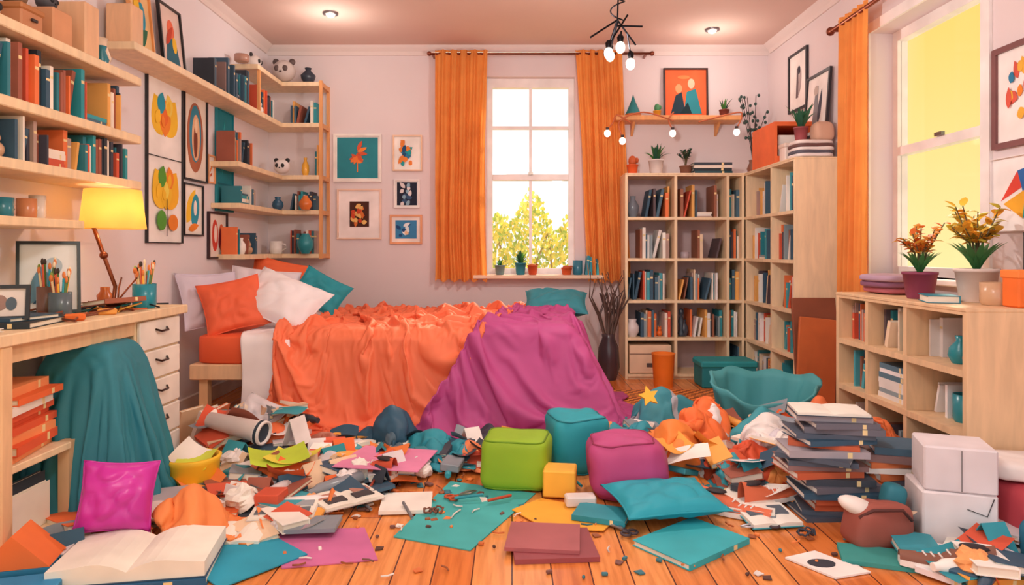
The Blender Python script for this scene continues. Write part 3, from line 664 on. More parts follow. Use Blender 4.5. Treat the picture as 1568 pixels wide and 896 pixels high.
def drape(name,rect,top,Rr,sfn,nu,nv,m,off=0,amp=.03,freq=9,topamp=.03,seed=0,shear=.6,flare=.12,anis=(5,2.5),floor=.012,solid=.006,coll=None,grow=0,bend=.3,selfc=False,pinf=None):
    x0,x1,y0,y1=rect
    b=B(name)
    def fn(u,v):
        s,t=sfn(u,v)
        ox=s-x1 if s>x1 else (s-x0 if s<x0 else 0); oy=t-y1 if t>y1 else (t-y0 if t<y0 else 0)
        r=math.hypot(ox,oy); cx=min(max(s,x0),x1); cy=min(max(t,y0),y1)
        wv=Vector((noise.noise(Vector((s*2+seed,t*2,1))),noise.noise(Vector((s*2,t*2+seed,7))),0))*.35
        n1=noise.noise(Vector((s*anis[0]+seed,t*anis[1],3))+wv*4); n2=noise.noise(Vector((s*anis[0]*2.1+seed,t*anis[1]*2.3,9))+wv*5)
        rg=(1-min(1,abs(n1)*2.6))**1.5+.45*(1-min(1,abs(n2)*2.6))**1.5
        fade=max(0,1-r/.25)
        hh=topamp*(rg-.1)
        if r<1e-6: return (cx,cy,top+off+max(0,hh))
        d=Vector((ox/r,oy/r)); q=Rr*pi/2
        th=math.atan2(abs(ox),abs(oy)) if oy<=0 else pi-math.atan2(abs(ox),abs(oy))
        a=cx-cy+th*.35+shear*r+.06*noise.noise(Vector((s*3+seed,t*3,2)))
        fl=math.sin(a*freq+seed+1.5*noise.noise(Vector((a*2.5,r*1.5,seed))))+.45*math.sin(a*freq*2.13+seed*2)
        g=min(1,r/.45)
        disp=amp*g*fl
        if r<q: al=r/Rr; out=Rr*math.sin(al); z=top-Rr*(1-math.cos(al))
        else: out=Rr+(r-q)*flare; z=top-Rr-(r-q)*.985
        zz=z+off*max(0,math.cos(min(pi/2,r/Rr)))+max(0,hh)*fade
        o=out+off+max(disp,-off-out*.5)+topamp*.5*rg*(1-fade)
        if zz<floor:
            ex=floor-zz; o+=ex*.95; zz=floor+.02*abs(fl)*min(1,ex*6)+.008*rg
        return (cx+d.x*o,cy+d.y*o,zz)
    b.grid(nu,nv,fn,m); o=b.build()
    o['solid']=solid
    if coll is not None:
        pins=[j*(nu+1)+i for j in range(nv+1) for i in range(nu+1) if pinf and pinf(i,j,nu,nv)]
        clothify(o,coll,grow,bend,selfc=selfc,pins=pins)
    else:
        md=o.modifiers.new('thick','SOLIDIFY'); md.thickness=solid; md.offset=0
    return o
bx0,bx1,by0,by1=-1.86,.36,3.93,5.30
b=B('bed')
b.box(bx0,bx1,by0,by1,.27,.36,mat('ecc8a4','wood'),c=.006); 
for x in(bx0+.04,bx1-.08):
    for y in(by0+.04,by1-.08): b.box(x,x+.05,y,y+.05,0,.27,wd)
b.softbox(bx1-bx0-.02,by1-by0-.02,.17,mat('f0643a','cloth'),T((bx0+bx1)/2,(by0+by1)/2,.355),e=.12,seed=2,wr=.004)
b.build()
b=B('x'); b.box(bx0-.06,bx1,by0-.005,by1,.02,.545,white,c=.04); mkcollider(CA,b)
def frustum(top,bot,z0,z1,n=10):
    b=B('x')
    rings=[(0,z0),(.25,z0+(z1-z0)*.35),(.5,z0+(z1-z0)*.65),(.72,z0+(z1-z0)*.88),(.88,z0+(z1-z0)*.97),(1,z1)]
    vs=[];fs=[]
    per=[]
    for k in range(4):
        for i in range(n): per.append((k,i/n))
    for t,z in rings:
        x0=bot[0]+(top[0]-bot[0])*t;x1=bot[1]+(top[1]-bot[1])*t;y0=bot[2]+(top[2]-bot[2])*t;y1=bot[3]+(top[3]-bot[3])*t
        for k,f in per:
            c=[(x0,y0),(x1,y0),(x1,y1),(x0,y1)]; p=c[k];q=c[(k+1)%4]; vs.append((p[0]+(q[0]-p[0])*f,p[1]+(q[1]-p[1])*f,z))
    m=len(per)
    for j in range(len(rings)-1):
        for i in range(m): fs.append((j*m+i,j*m+(i+1)%m,(j+1)*m+(i+1)%m,(j+1)*m+i))
    fs.append(list(range((len(rings)-1)*m,len(rings)*m)))
    b.add(vs,fs,white); return b
mkcollider(CB,frustum((-.6,.30,3.97,5.0),(-1.1,.60,3.70,5.1),0,.580))
b=B('x'); b.box(-1.4,.34,3.87,5.28,.02,.578,white,c=.03); mkcollider(CB,b)
mkcollider(CC,frustum((-1.74,-1.56,2.62,2.80),(-1.88,-1.42,2.50,2.88),0,.64))
drape('bed_sheet',(-1.9,.34,3.95,5.3),.525,.05,lambda u,v:(-1.56+.28*u+.03*math.sin(v*9),5.25-(5.25-3.42)*v),30,110,mat('f4eef4','cloth'),off=.008,amp=.010,freq=20,topamp=.010,seed=4,shear=.2,flare=.04)
def magl(t):
    r=max(0,3.98-t); return .10-.25*min(1,max(0,(5.1-t)/1.1))-.60*r+.03*noise.noise(Vector((t*3,0,8)))
def sf(u,v):
    t=5.26-(5.26-3.17)*v
    l=-1.34+.08*(1-min(1,(5.28-t)/1.3))+.04*noise.noise(Vector((t*2,0,5)))-.03*max(0,3.93-t)
    rr=magl(t)+(.05 if t<4.7 else .05+.35*(t-4.7))
    t2=t+(.12*noise.noise(Vector((u*5,1,1)))*(v>.9)*(v-.9)*10)
    return l+(rr-l)*u,t2
def pin_c(i,j,nu,nv):
    v=j/nv
    return (j==0 and i%4==0) or (i==0 and j%7==0 and v<.93) or (i==nu and j%3==0 and v<.97) or (v<.60 and j%17==8 and (i+ (j//17)*9)%19==5)
drape('coral_blanket',(-1.9,.30,3.93,5.3),.553,.06,sf,135,165,mat('f57c54','cloth'),off=.020,amp=.03,freq=15,topamp=.06,seed=12,shear=.5,flare=.12,anis=(4.5,1.8),coll=CA,grow=.36,bend=.06,pinf=pin_c)
def sp_(u,v):
    t=4.76-(4.76-3.14)*v
    return magl(t)+(.98-magl(t))*u,t
def pin_m(i,j,nu,nv):
    v=j/nv
    return (j==0 and i%4==0 and i<nu*.6) or (i==0 and j%5==0 and v<.95) or (v<.4 and 4<i<nu*.5 and j%20==10 and (i+(j//20)*8)%20==6)
drape('magenta_blanket',(-1.9,.32,3.97,5.2),.605,.12,sp_,95,105,mat('b84886','cloth'),off=.025,amp=.032,freq=12,topamp=.03,seed=31,shear=1.3,flare=.42,anis=(3,2),coll=CB,grow=.26,bend=.12,pinf=pin_m)
ch=bpy.data.objects.new('desk_chair',None); scene.collection.objects.link(ch)
b=B('seat'); b.box(-1.78,-1.52,2.60,2.82,.41,.44,wd,c=.005); b.build(ch)
for i,(x,y) in enumerate([(-1.77,2.61),(-1.56,2.61),(-1.77,2.79),(-1.56,2.79)]):
    b=B('leg_%d'%(i+1)); b.box(x,x+.03,y,y+.03,0,.41,wd); b.build(ch)
b=B('backrest'); b.box(-1.72,-1.58,2.64,2.78,.44,.60,wd,c=.005); b.build(ch)
drape('teal_throw_blanket',(-1.74,-1.56,2.62,2.80),.65,.05,lambda u,v:(-2.10+1.28*u,2.02+1.10*v),76,76,mat('2a8094','cloth'),off=.016,amp=.034,freq=26,topamp=.01,seed=7,shear=.05,flare=.22,coll=CC,grow=.05,bend=.2)
def P(name,w,h,t,c,M,seed): b=B(name); b.pillow(w,h,t,mat(c,'cloth'),M,seed,wr=.02); b.build()
P('pillow',.40,.36,.12,'d8d0e6',T(-1.86,4.22,.71)@RZ(55)@RX(-20),1)
P('pillow',.36,.33,.14,'f06a44',T(-1.68,4.12,.69)@RZ(25)@RX(-24)@RY(-12),2)
P('pillow',.52,.36,.19,'f6f0f6',T(-1.43,4.24,.71)@RZ(8)@RX(-44)@RY(28),3)
P('pillow',.46,.34,.15,'ece4ee',T(-1.70,4.70,.74)@RZ(25)@RX(-30)@RY(8),4)
P('pillow',.36,.27,.12,'1f97a8',T(-1.34,4.78,.73)@RZ(15)@RX(-30)@RY(32),5)
P('pillow',.42,.32,.12,'ee6a3a',T(-1.74,5.1,.80)@RZ(25)@RX(-25)@RY(15),6)
P('teal_pillow',.46,.32,.16,'2f8796',T(.32,4.98,.64)@RX(-66)@RY(4),7)

b=B('pendant_light'); M=T(.54,3.5,0); bk=mat('1d1c22','metal')
b.lathe([(.05,2.70),(.05,2.72)],bk,M,18); b.tube([(0,0,2.70),(.01,0,2.5),(0,0,2.18)],.004,bk,M,6)
q=[]
for i in range(60): t=i/59; q.append((.045*math.sin(t*14)*(1-.3*t),.03*math.cos(t*14),2.42-.22*t))
b.tube(q,.004,bk,M,6)
arms=[((-.14,0,2.11),(-.0,0,2.20)),((0,0,2.20),(.10,.03,2.08)),((-.06,.02,2.05),(.05,-.02,2.22)),((.0,0,2.2),(-.045,0,2.06)),((.05,0,2.13),(.068,0,2.02)),((.0,0,2.17),(.12,-.05,2.15)),((0,0,2.18),(-.02,.12,2.08)),((.02,0,2.14),(.0,-.1,2.06))]
for a,c in arms: b.tube([a,c],.005,bk,M,6)
for x,y,z in((-.045,0,2.03),(.068,0,1.975),(-.02,.12,2.05),(0,-.1,2.03)):
    b.sphere(.024,.024,.03,emis('fff4e4',1.6),M@T(x,y,z),14,10); b.lathe([(.014,.026),(.018,.05),(.008,.065)],bk,M@T(x,y,z),12)
b.build()
for x,y in((-1.30,4.89),(1.54,5.25)):
    b=B('recessed_ceiling_light'); M=T(x,y,H); b.lathe([(.055,-.001),(.055,-.012),(.04,-.014),(.036,-.004)],mat('8a8488','metal'),M,22,cap=False); b.sphere(.036,.036,.03,emis('fff0e0',1.0),M@T(0,0,-.006),14,8); b.build()

zt=.802
b=B('folded_cloth')
for k,c in enumerate(('c06a78','8a5a78','b89ab0')): b.softbox(.22,.26,.04,mat(c,'cloth'),T(1.92-.02*k,3.44-.02*k,zt+k*.03)@RZ(5*k),e=.5,seed=k)
b.build()
pot('orange_leaf_plant',T(1.84,3.08,zt),.07,.12,'8a3a58','bush',['f0a040','e87a34','f0c050'],.22,12,4)
pot('yellow_leaf_plant',T(1.96,2.88,zt),.08,.14,'ecd8ce','bush',['f0b03c','f0c850','c8b848'],.27,16,5)
cup('plant_cup',T(1.92,2.71,zt),.055,.09,'d2a884',False)
b=B('notebook'); b.fbook(.17,.12,.03,'1f87a0',T(1.80,2.88,zt)@RZ(70)); b.build()
b=B('orange_storage_box'); b.box(1.90,2.12,2.56,2.65,zt,zt+.14,mat('f57628'),c=.006); b.box(1.895,2.12,2.555,2.655,zt+.11,zt+.143,mat('f8893c'),c=.005); b.build()
picture('standing_picture',RW@T(-2.70,-.03,.803+.21),.18,.16,'2a3a50','e8e0dc',[('2a68b0',ell(0,0,.6,.6)),(org,petal(-.5,-.5,1,.3,40))],.012,.01)
vase('teal_vase',T(1.80,2.74,.566),[(.03,0),(.045,.03),(.04,.06),(.015,.09),(.02,.11),(.01,.11)],'1f8a98'); vase('orange_vase',T(1.80,2.64,.566),[(.03,0),(.05,.03),(.045,.06),(.03,.08),(.032,.09)],'e8602c')
cup('teal_mug',T(1.82,2.74,.331),.045,.11,'2a8a98'); vase('yellow_vase',T(1.82,2.64,.331),[(.03,0),(.045,.05),(.02,.12),(.024,.15),(.01,.15)],'e0903c')
b=B('art_portfolio'); 
b.box(-.14,.14,-.012,.012,0,.72,mat('8a4a30'),T(1.93,4.28,.0)@RX(-8),.004); b.box(-.12,.12,-.012,.012,0,.60,mat('c0602c'),T(1.86,4.20,.0)@RX(-8)@RY(6),.004); b.build()
b=B('rug')
m=bpy.data.materials.new('rug_weave'); m.use_nodes=True; N=m.node_tree.nodes;L=m.node_tree.links
ck=N.new('ShaderNodeTexChecker'); ck.inputs['Scale'].default_value=28; ck.inputs[1].default_value=lin('f09040')+[1]; ck.inputs[2].default_value=lin('8a4420')+[1]; tc=N.new('ShaderNodeTexCoord'); L.new(tc.outputs['Object'],ck.inputs[0]); L.new(ck.outputs[0],N['Principled BSDF'].inputs['Base Color'])
b.box(.72,1.75,4.3,4.95,0,.008,m,c=.002); b.build()

# ================= FLOOR CLUTTER
def pile(name,x,y,rx,ry,h,c,seed,rot=0,n=32,grow=.45,mf=None,bend=.04):
    M=T(x,y,0)@RZ(rot)
    for k in range(4):
        a=seed*3+k*1.9; q=B('x'); hh=h*(1 if k==0 else .7)
        q.sphere(rx*(.34-.03*k),ry*(.32-.03*k),hh*.95,white,M@T(math.cos(a)*rx*.42*(k>0),math.sin(a)*ry*.42*(k>0),.0),12,8); mkcollider(CP,q)
    b=B(name)
    def fn(u,v):
        u,v=2*u-1,2*v-1
        px,py=u*math.sqrt(1-v*v/2),v*math.sqrt(1-u*u/2); rr=math.hypot(px,py); a=math.atan2(py,px)
        o=1+.25*noise.noise(Vector((math.cos(a)*1.6+seed,math.sin(a)*1.6,seed)))
        px*=rx*o; py*=ry*o
        n1=noise.noise(Vector((px*9+seed,py*9,seed*1.7)))
        z=h*max(0,1-rr**2.2)+.06+.06*abs(n1)+.02*noise.noise(Vector((px*22,py*22,seed)))
        return (px+.03*noise.noise(Vector((px*8,py*8,seed+4))),py+.03*noise.noise(Vector((px*8,py*8,seed+9))),z)
    m=mat(c,'cloth')
    b.grid(n,n,fn,mf if mf else m,M); o=b.build(); o['solid']=.004
    clothify(o,CP,grow,bend,q=5)
    return o
CP=collcoll('tmp_p'); plane_col(CP)
def fsheet(name,pts,z,c,t=.004,kind='paper',deco=None):
    b=B(name); b.prism(pts,z,z+t,mat(c,kind))
    if deco: 
        for cc,p in deco: b.prism(p,z+t,z+t+.0012,mat(cc,'paper'))
    return b.build()
tl='2fb0bc'
fsheet('teal_paper_sheet',[(-.42,2.42),(-.141,2.31),(.098,2.85),(-.27,3.0)],.001,'48b4b4')
fsheet('orange_paper_sheet',[(.0,2.66),(.12,2.48),(.33,2.46),(.42,2.62),(.12,2.78)],.006,'f8b03c')
fsheet('pink_paper_sheet',[(-.736,2.18),(-.44,2.24),(-.54,2.5),(-.84,2.46)],.001,'d070a4')
fsheet('blue_paper_sheet',[(-.873,2.04),(-.68,2.27),(-.895,2.46),(-1.12,2.26)],.006,'2aa0c0')
fsheet('pink_paper_sheet',[(-.783,2.97),(-.40,2.90),(-.35,3.21),(-.705,3.29)],.075,'e48cb4')
b=B('teal_folder'); b.fbook(.33,.24,.02,tl,T(.62,2.36,.001)@RZ(38)); b.build()
b=B('teal_folder'); b.fbook(.20,.14,.02,'2b94a4',T(.34,2.58,.012)@RZ(-20)); b.build()
b=B('teal_cushion'); b.pillow(.40,.30,.10,mat('1fa0b4','cloth'),T(.58,2.60,.078)@RZ(12)@RX(-86),8); b.build()
b=B('red_folder'); b.fbook(.28,.24,.016,'9a4a50',T(.14,2.34,.001)@RZ(4)); b.fbook(.25,.22,.012,'b06064',T(.11,2.37,.0175)@RZ(-6)); b.build()
b=B('notebook'); b.fbook(.20,.2,.014,'f9f2ea',T(-.42,2.72,.006)@RZ(5)); b.build()
b=B('notebook'); b.fbook(.17,.17,.02,'f0cc98',T(.93,2.80,.001)@RZ(3)); b.build()
b=B('green_pouf'); b.softbox(.29,.24,.215,mat('94bc24','cloth'),T(.02,2.98,.004)@RZ(-10),e=.3,seed=1,wr=.008,pipe=mat('6f9a10','cloth')); b.build()
b=B('teal_pouf'); b.softbox(.27,.24,.26,mat('1f9fae','cloth'),T(.30,3.20,.0)@RZ(14),e=.38,seed=4,wr=.026,pipe=mat('167f8c','cloth')); b.build()
b=B('magenta_pouf'); b.softbox(.32,.27,.245,mat('c04a84','cloth'),T(.49,2.86,.004)@RZ(-8)@RY(-5),e=.55,seed=6,wr=.026,pipe=mat('a03460','cloth')); b.build()
b=B('yellow_block'); b.box(-.067,.067,-.06,.06,0,.11,mat('f8b840'),T(.20,2.84,.008)@RZ(-8),.006); b.build()
b=B('small_box'); b.box(-.06,.06,-.03,.03,0,.04,mat('e8dcd8'),T(.27,2.70,.012)@RZ(5),.006); b.build()
tb=mat('3a8c9c','cloth'); gb_=mat('b4b0b8','cloth')
pile('teal_grey_coat',.82,3.76,.36,.22,.27,'3a8c9c',5,8,n=54,grow=.35,mf=lambda u,v: gb_ if u<.3 or (.55<u<.62) else tb,bend=.10)
def star(r1,r2,n=5): return [((r1 if i%2==0 else r2)*math.sin(pi*i/n),(r1 if i%2==0 else r2)*math.cos(pi*i/n)) for i in range(2*n)]
b=B('star_ornament'); b.prism(star(.055,.026),-.01,.01,mat('f8bc38'),T(.70,3.50,.27)@RX(62)@RZ(12)); b.build()
b=B('fabric_basket'); M=T(1.40,3.78,0)@S(.92,.66,.95)
def bf(x,y,z,a,j):
    k=1+.06*noise.noise(Vector((math.cos(a)*2,math.sin(a)*2,z*8)))+.03*math.sin(a*9+z*9)*(z>.05)+.012*math.sin(a*23+2)
    up=z/.3
    return x*k,y*k,z+up*(.06*math.sin(a)+.025*math.cos(2*a+.5)+.012*math.sin(a*7))
b.lathe([(.001,.005),(.2,.005),(.25,.06),(.275,.13),(.29,.2),(.31,.26),(.325,.30),(.31,.305),(.295,.26),(.275,.2),(.26,.13),(.23,.07),(.001,.05)],mat('4a9aa2','cloth'),M,72,bf,cap=False); b.build()
pl=[(.74,3.16,.23,.24,.24,'f58a3c'),(.90,3.36,.24,.18,.24,'f07438'),(1.06,3.08,.19,.15,.15,'d85430'),(1.20,3.22,.20,.16,.26,'f4ece8'),(1.00,3.48,.18,.14,.26,'f2eae8'),(1.40,3.22,.20,.16,.27,'ece4e2'),
(1.54,3.42,.15,.15,.30,'f07a44'),(-.62,3.52,.20,.14,.22,'24506a'),(-.40,3.40,.26,.14,.12,'2a94a6'),(-.10,3.50,.2,.12,.10,'3f4050'),(.50,3.48,.16,.11,.14,'f09450'),(-1.18,3.42,.2,.14,.15,'e87040'),
(-.94,3.42,.2,.12,.10,'a05a48'),(-1.07,3.2,.2,.12,.08,'6a7080'),(1.58,2.96,.13,.18,.30,'e8743c'),(1.56,3.16,.13,.16,.28,'c8603c'),(1.42,2.66,.12,.10,.16,'e87a40'),(-.55,3.28,.22,.1,.07,'4f6878'),(-.20,3.3,.18,.1,.09,'f08a58'),
(.64,3.42,.18,.13,.15,'2a94a6'),(1.25,3.42,.18,.12,.24,'3a9aa8'),(1.70,2.10,.16,.10,.07,'46687e'),(-1.46,3.50,.12,.12,.14,'e8a060'),(.34,3.46,.12,.1,.12,'8a5078'),(1.32,3.02,.18,.14,.22,'d8d0d8'),(.96,2.98,.15,.12,.13,'3a9aa8'),(1.13,2.92,.13,.10,.12,'f59a50'),
(-1.13,2.42,.16,.13,.19,'f59050'),(-.85,3.16,.16,.11,.08,'d8d0d8'),(1.46,2.84,.14,.12,.18,'5a8a98'),(1.12,3.62,.14,.10,.16,'f08a50'),(1.38,3.50,.14,.09,.20,'e8642c')]
for i,p in enumerate(pl): pile('orange_crumpled_cloth' if i==27 else 'crumpled_clothes',*p,seed=i*3.1+1,rot=i*37)
def card(b,M,w,h,c,ang=70):
    m=mat(c,'paper'); b.box(-w/2,w/2,-.0015,.0015,0,h,m,M@RX(90-ang)); b.box(-w/2,w/2,-.0015,.0015,0,h,m,M@T(0,-2*h*math.cos(math.radians(ang)),0)@RX(-(90-ang)))
def crump(b,M,r,c,seed,flat=.75):
    def fn(v):
        v=Vector(v); n1=noise.noise(v*(2.2/r)+Vector((seed,0,0))); n2=noise.noise(v*(5/r)+Vector((0,seed,0)))
        return v*(1+.5*n1+.22*n2)
    b.sphere(r,r,r*flat,mat(c,'paper'),M@T(0,0,r*flat*.8),14,9,fn,smooth=False)
def sheet(b,M,w,h,c,curl,seed=0):
    def fn(u,v):
        x,y=(u-.5)*w,(v-.5)*h; z=curl*((2*u-1)**2)*.5*w+.15*curl*w*math.sin(v*4+seed)+.003+abs(.15*curl*w)
        return (x,y,z)
    b.grid(8,8,fn,mat(c,'paper'),M)
WH=['f6eeea','eee6e6','f8f2ea','e4dce0']; CL=['f0703a','2f8f9e','34566e','d8583c','f5ac4c','3f4652','a05a48','eed0b0','3aa0b0','8a929c']
R=random.Random(77)
regions=[(-1.30,-.85,2.62,3.30,56,.06),(-.95,.0,3.02,3.50,72,.06),(-.2,.25,3.3,3.6,20,.06),(.6,1.2,2.90,3.6,44,.14),(1.08,1.62,2.76,3.6,54,.20),(1.30,1.95,2.02,2.5,66,.07),(-1.55,-1.1,2.1,2.6,40,.05),(-1.50,-1.05,3.25,3.7,48,.20),(.55,1.15,3.5,3.7,6,.05),(1.0,1.65,3.45,3.65,12,.10),(.90,1.5,2.56,2.9,34,.05),(-1.15,-.7,2.35,2.75,22,.03),(-.75,-.45,2.78,3.0,8,.03)]
avoid=[(.02,2.98,.2),(.30,3.2,.19),(.49,2.86,.22),(.2,2.84,.1),(.58,2.6,.2),(1.22,2.66,.2),(1.50,2.45,.16),(.8,3.78,.22),(-.42,2.72,.1),(-1.16,2.16,.2)]
def ok(x,y): return all(math.hypot(x-a,y-c)>r for a,c,r in avoid)
bb=B('scattered_books'); bo=B('open_books'); bc=B('crumpled_papers'); bs=B('scattered_papers'); bk_=B('folded_cards'); bx_=B('scattered_boxes'); bt_=B('scattered_tubes')
for (x0,x1,y0,y1,n,zh) in regions:
    for i in range(n):
        x,y=R.uniform(x0,x1),R.uniform(y0,y1)
        if not ok(x,y): continue
        z=R.uniform(0,zh); k=R.random(); rz=R.uniform(0,360)
        tilt=R.uniform(-16,16) if zh<.09 else R.uniform(-38,38)
        if k<.28: bb.fbook(R.uniform(.12,.22),R.uniform(.09,.16),R.uniform(.012,.035),R.choice(CL+WH),T(x,y,z*.8+.01)@RZ(rz)@RX(tilt*.7)@RY(tilt*.5))
        elif k<.37: bo.openbook(R.uniform(.08,.11),R.uniform(.13,.17),R.uniform(.012,.025),T(x,y,z*.7+.004)@RZ(rz)@RX(tilt*.4),R.choice(CL),[('5a6470',(.2,.8,-.3,.1))] if R.random()<.5 else None)
        elif k<.49: crump(bc,T(x,y,z*.6),R.uniform(.03,.06),R.choice(WH+['f5a868']),i)
        elif k<.74: sheet(bs,T(x,y,z+.004)@RZ(rz)@RX(tilt)@RY(tilt*.6),R.uniform(.09,.18),R.uniform(.1,.22),R.choice(WH+CL+['f58a48','f58a48']),R.uniform(.0,.6),i)
        elif k<.85: card(bk_,T(x,y,z*.5)@RZ(rz),R.uniform(.08,.14),R.uniform(.06,.14),R.choice(CL+WH+['f58a48']),R.uniform(45,75))
        elif k<.93:
            r_=R.uniform(.012,.03); l_=R.uniform(.06,.14); cm=mat(R.choice(CL+WH),'gloss'); bt_.lathe([(r_*.7,-l_),(r_,-l_+.005),(r_,l_*.6),(r_*.6,l_*.8),(r_*.6,l_)],cm,T(x,y,z*.7+r_+.003)@RZ(rz)@RY(90),14)
        else: 
            w_,d_,h_=R.uniform(.03,.07),R.uniform(.03,.06),R.uniform(.02,.06); bx_.box(-w_,w_,-d_,d_,0,h_,mat(R.choice(CL+WH)),T(x,y,z*.7+.005)@RZ(rz)@RX(tilt*.5),.004)
for q in(bb,bo,bc,bs,bk_,bx_,bt_): q.build()
b=B('scattered_trinkets'); 
for i in range(440):
    if i<230: x,y=R.uniform(-1.2,1.6),R.uniform(2.1,3.2)
    else: x,y=R.choice([R.uniform(-1.1,-.1),R.uniform(.9,1.7)]),R.uniform(2.6,3.4)
    if not ok(x,y): continue
    c=mat(R.choice(['5a3a30','a05a34','f08a48','3a7a88','e8e0dc','f4ece6','7a5048','d8743c'])); k=R.random(); M=T(x,y,.012)@RZ(R.uniform(0,360)); s_=.7 if i<230 else 1.4
    if k<.3: b.tube([(-.03*s_,0,0),(0,.006,0),(.03*s_,0,0)],.003,c,M)
    elif k<.55: b.prism([(-.02*s_,-.01),(.02*s_,-.014),(.014*s_,.012),(-.012*s_,.016)],-.009,-.006,c,M)
    elif k<.75: b.sphere(.010*s_,.008*s_,.006,c,M@T(0,0,-.004),8,6)
    else: b.box(-.014*s_,.014*s_,-.008*s_,.008*s_,-.01,.0,c,M,.002)
b.build()
b=B('tangled_cables')
for i,(x,y,r_) in enumerate([(-.55,2.86,.07),(-.15,3.16,.08),(.98,2.62,.06),(-.95,2.80,.06),(1.05,2.42,.05),(-.30,2.62,.05),(1.5,2.18,.08),(-.75,3.08,.08)]):
    q=[]
    for k in range(34):
        t=k/33*9; rr=r_*(.5+.5*noise.noise(Vector((t*.6,i,0)))+.3*math.sin(t*.7)); q.append((x+rr*math.cos(t),y+rr*math.sin(t)*.8,.008+.004*(k%3)+.012*abs(math.sin(t*1.7))))
    b.tube(q,.004,mat(['2f3542','7a4a3a','d8642c','3a4a5a'][i%4]),n=6)
b.build()
b=B('scissors'); 
for (x,y,rz,cc) in((.40,2.46,30,'4a4048'),(-.22,2.80,-50,'c8562c'),(.92,2.50,100,'4a4048'),(-.98,2.55,10,'2a7a8c')):
    Ms=T(x,y,.014)@RZ(rz)
    for sg in(-1,1):
        b.tube([(0,0,0),(sg*.012,.05,0),(sg*.004,.09,0)],.004,mat('b8b8c0','metal'),Ms,6,[.005,.005,.002]); b.tube([(sg*.016+.016*math.cos(t*.79),-.035+.018*math.sin(t*.79),0) for t in range(9)],.005,mat(cc),Ms); b.tube([(0,0,0),(-sg*.01,-.02,0)],.004,mat(cc),Ms)
b.build()
# canvas shoes
def shoe(M,c):
    b=B('canvas_shoe')
    def sec(t):  # outline half-width and height along length
        w_=.036*(math.sin(pi*min(1,.12+t*.80))**.5); h_=.028+.05*max(0,1-t*1.9)**.6
        return w_,h_
    def fn(u,v):
        t=v; w_,h_=sec(t); a=pi*u
        return (w_*math.cos(a),.26*t-.13,.014+h_*math.sin(a)**.7)
    b.grid(14,20,fn,mat(c,'cloth'),M)
    sole=[(sec(k/16)[0]*1.12,.26*k/16-.13) for k in range(17)]+[(-sec(k/16)[0]*1.12,.26*k/16-.13) for k in range(16,-1,-1)]
    b.prism(sole,0,.018,mat('f6f0ea'),M)
    b.sphere(.026,.045,.008,mat('2a2228'),M@T(0,-.078,.080),12,6)
    for k in range(4):
        y_=-.01+k*.022; w_,h_=sec((y_+.13)/.26); b.tube([(-w_*.5,y_,.014+h_*.93),(0,y_+.008,.018+h_),(w_*.5,y_,.014+h_*.93)],.003,mat('f6f0ea'),M,5)
    b.build()
shoe(T(-.62,2.66+.36,.03)@RZ(60),'d8583c'); shoe(T(.86,2.62,.004)@RZ(-120),'e0704a'); shoe(T(1.02,2.72,.02)@RZ(-70),'e0704a'); shoe(T(-.12,3.22,.02)@RZ(100),'34566e'); shoe(T(1.36,2.14,.02)@RZ(70),'8a5a48')
b=B('scattered_pens'); 
for i in range(80):
    x,y=(R.uniform(1.30,1.95),R.uniform(2.02,2.3)) if i<36 else (R.uniform(-1.0,1.2),R.uniform(2.6,3.4))
    if not ok(x,y): continue
    a=R.uniform(0,pi); l=R.uniform(.04,.08); z=R.uniform(.008,.03); b.tube([(x-l*math.cos(a),y-l*math.sin(a),z),(x+l*math.cos(a),y+l*math.sin(a),z+R.uniform(0,.02))],.006,mat(R.choice(['34566e','8a929c','f0e4e0','3aa0b0','d8583c','4a4a58'])),n=8)
b.build()
b=B('open_magazine'); b.openbook(.115,.17,.01,T(-.86,2.58,.035)@RZ(8),'d8d0d0',[('6a7078',(.12,.85,-.35,-.05)),('9aa0a8',(.2,.9,.05,.35)),('d88868',(.2,.5,-.02,.04))]); b.build()
b=B('open_magazine'); b.openbook(.12,.18,.012,T(-.66,2.72,.03)@RZ(38),'c8b8b4',[('4a4448',(.15,.8,-.3,0)),('c08878',(.3,.9,.06,.3))]); b.build()
b=B('lime_folder'); sheet(b,T(-1.02,2.98,.10)@RZ(24)@RX(10),.24,.2,'c4dc40',.25,1); sheet(b,T(-.96,3.0,.09)@RZ(0),.2,.2,'f0e050',.3,2); b.build()
b=B('paper_tube'); M=T(-1.46,3.30,.20)@RZ(-16)@RY(98); b.lathe([(.035,0),(.037,0),(.05,.27),(.058,.275),(.058,.31),(.046,.31),(.044,.26),(.001,.26)],mat('f0e8e6'),M,24); b.lathe([(.059,.285),(.0595,.30)],mat('2a3a4a'),M,24); b.build()
b=B('yellow_basket'); M=T(-1.35,2.88,0); b.lathe([(.085,0),(.105,.03),(.11,.13),(.118,.15),(.105,.155),(.095,.14),(.09,.03),(.001,.02)],mat('f8c42c'),M,28); sheet(b,M@T(.02,0,.12)@RX(25),.14,.14,'d8e04c',.3); sheet(b,M@T(-.02,.02,.14)@RY(30)@RX(30),.12,.14,'efe6e2',.3); b.build()
b=B('stacked_magazines')
z=0
for k in range(4): b.fbook(.32,.24,.022,['5f7586','e8e0dc','34566e','b8b0b8'][k],T(-1.38,2.54,z)@RZ(10*k-10)); z+=.0225
b.build()
b=B('magenta_cushion'); b.pillow(.23,.23,.14,mat('cc34a8','gloss',.35),T(-1.33,2.30,.19)@RZ(20)@RX(-14)@RY(6),12,wr=.016); b.build()
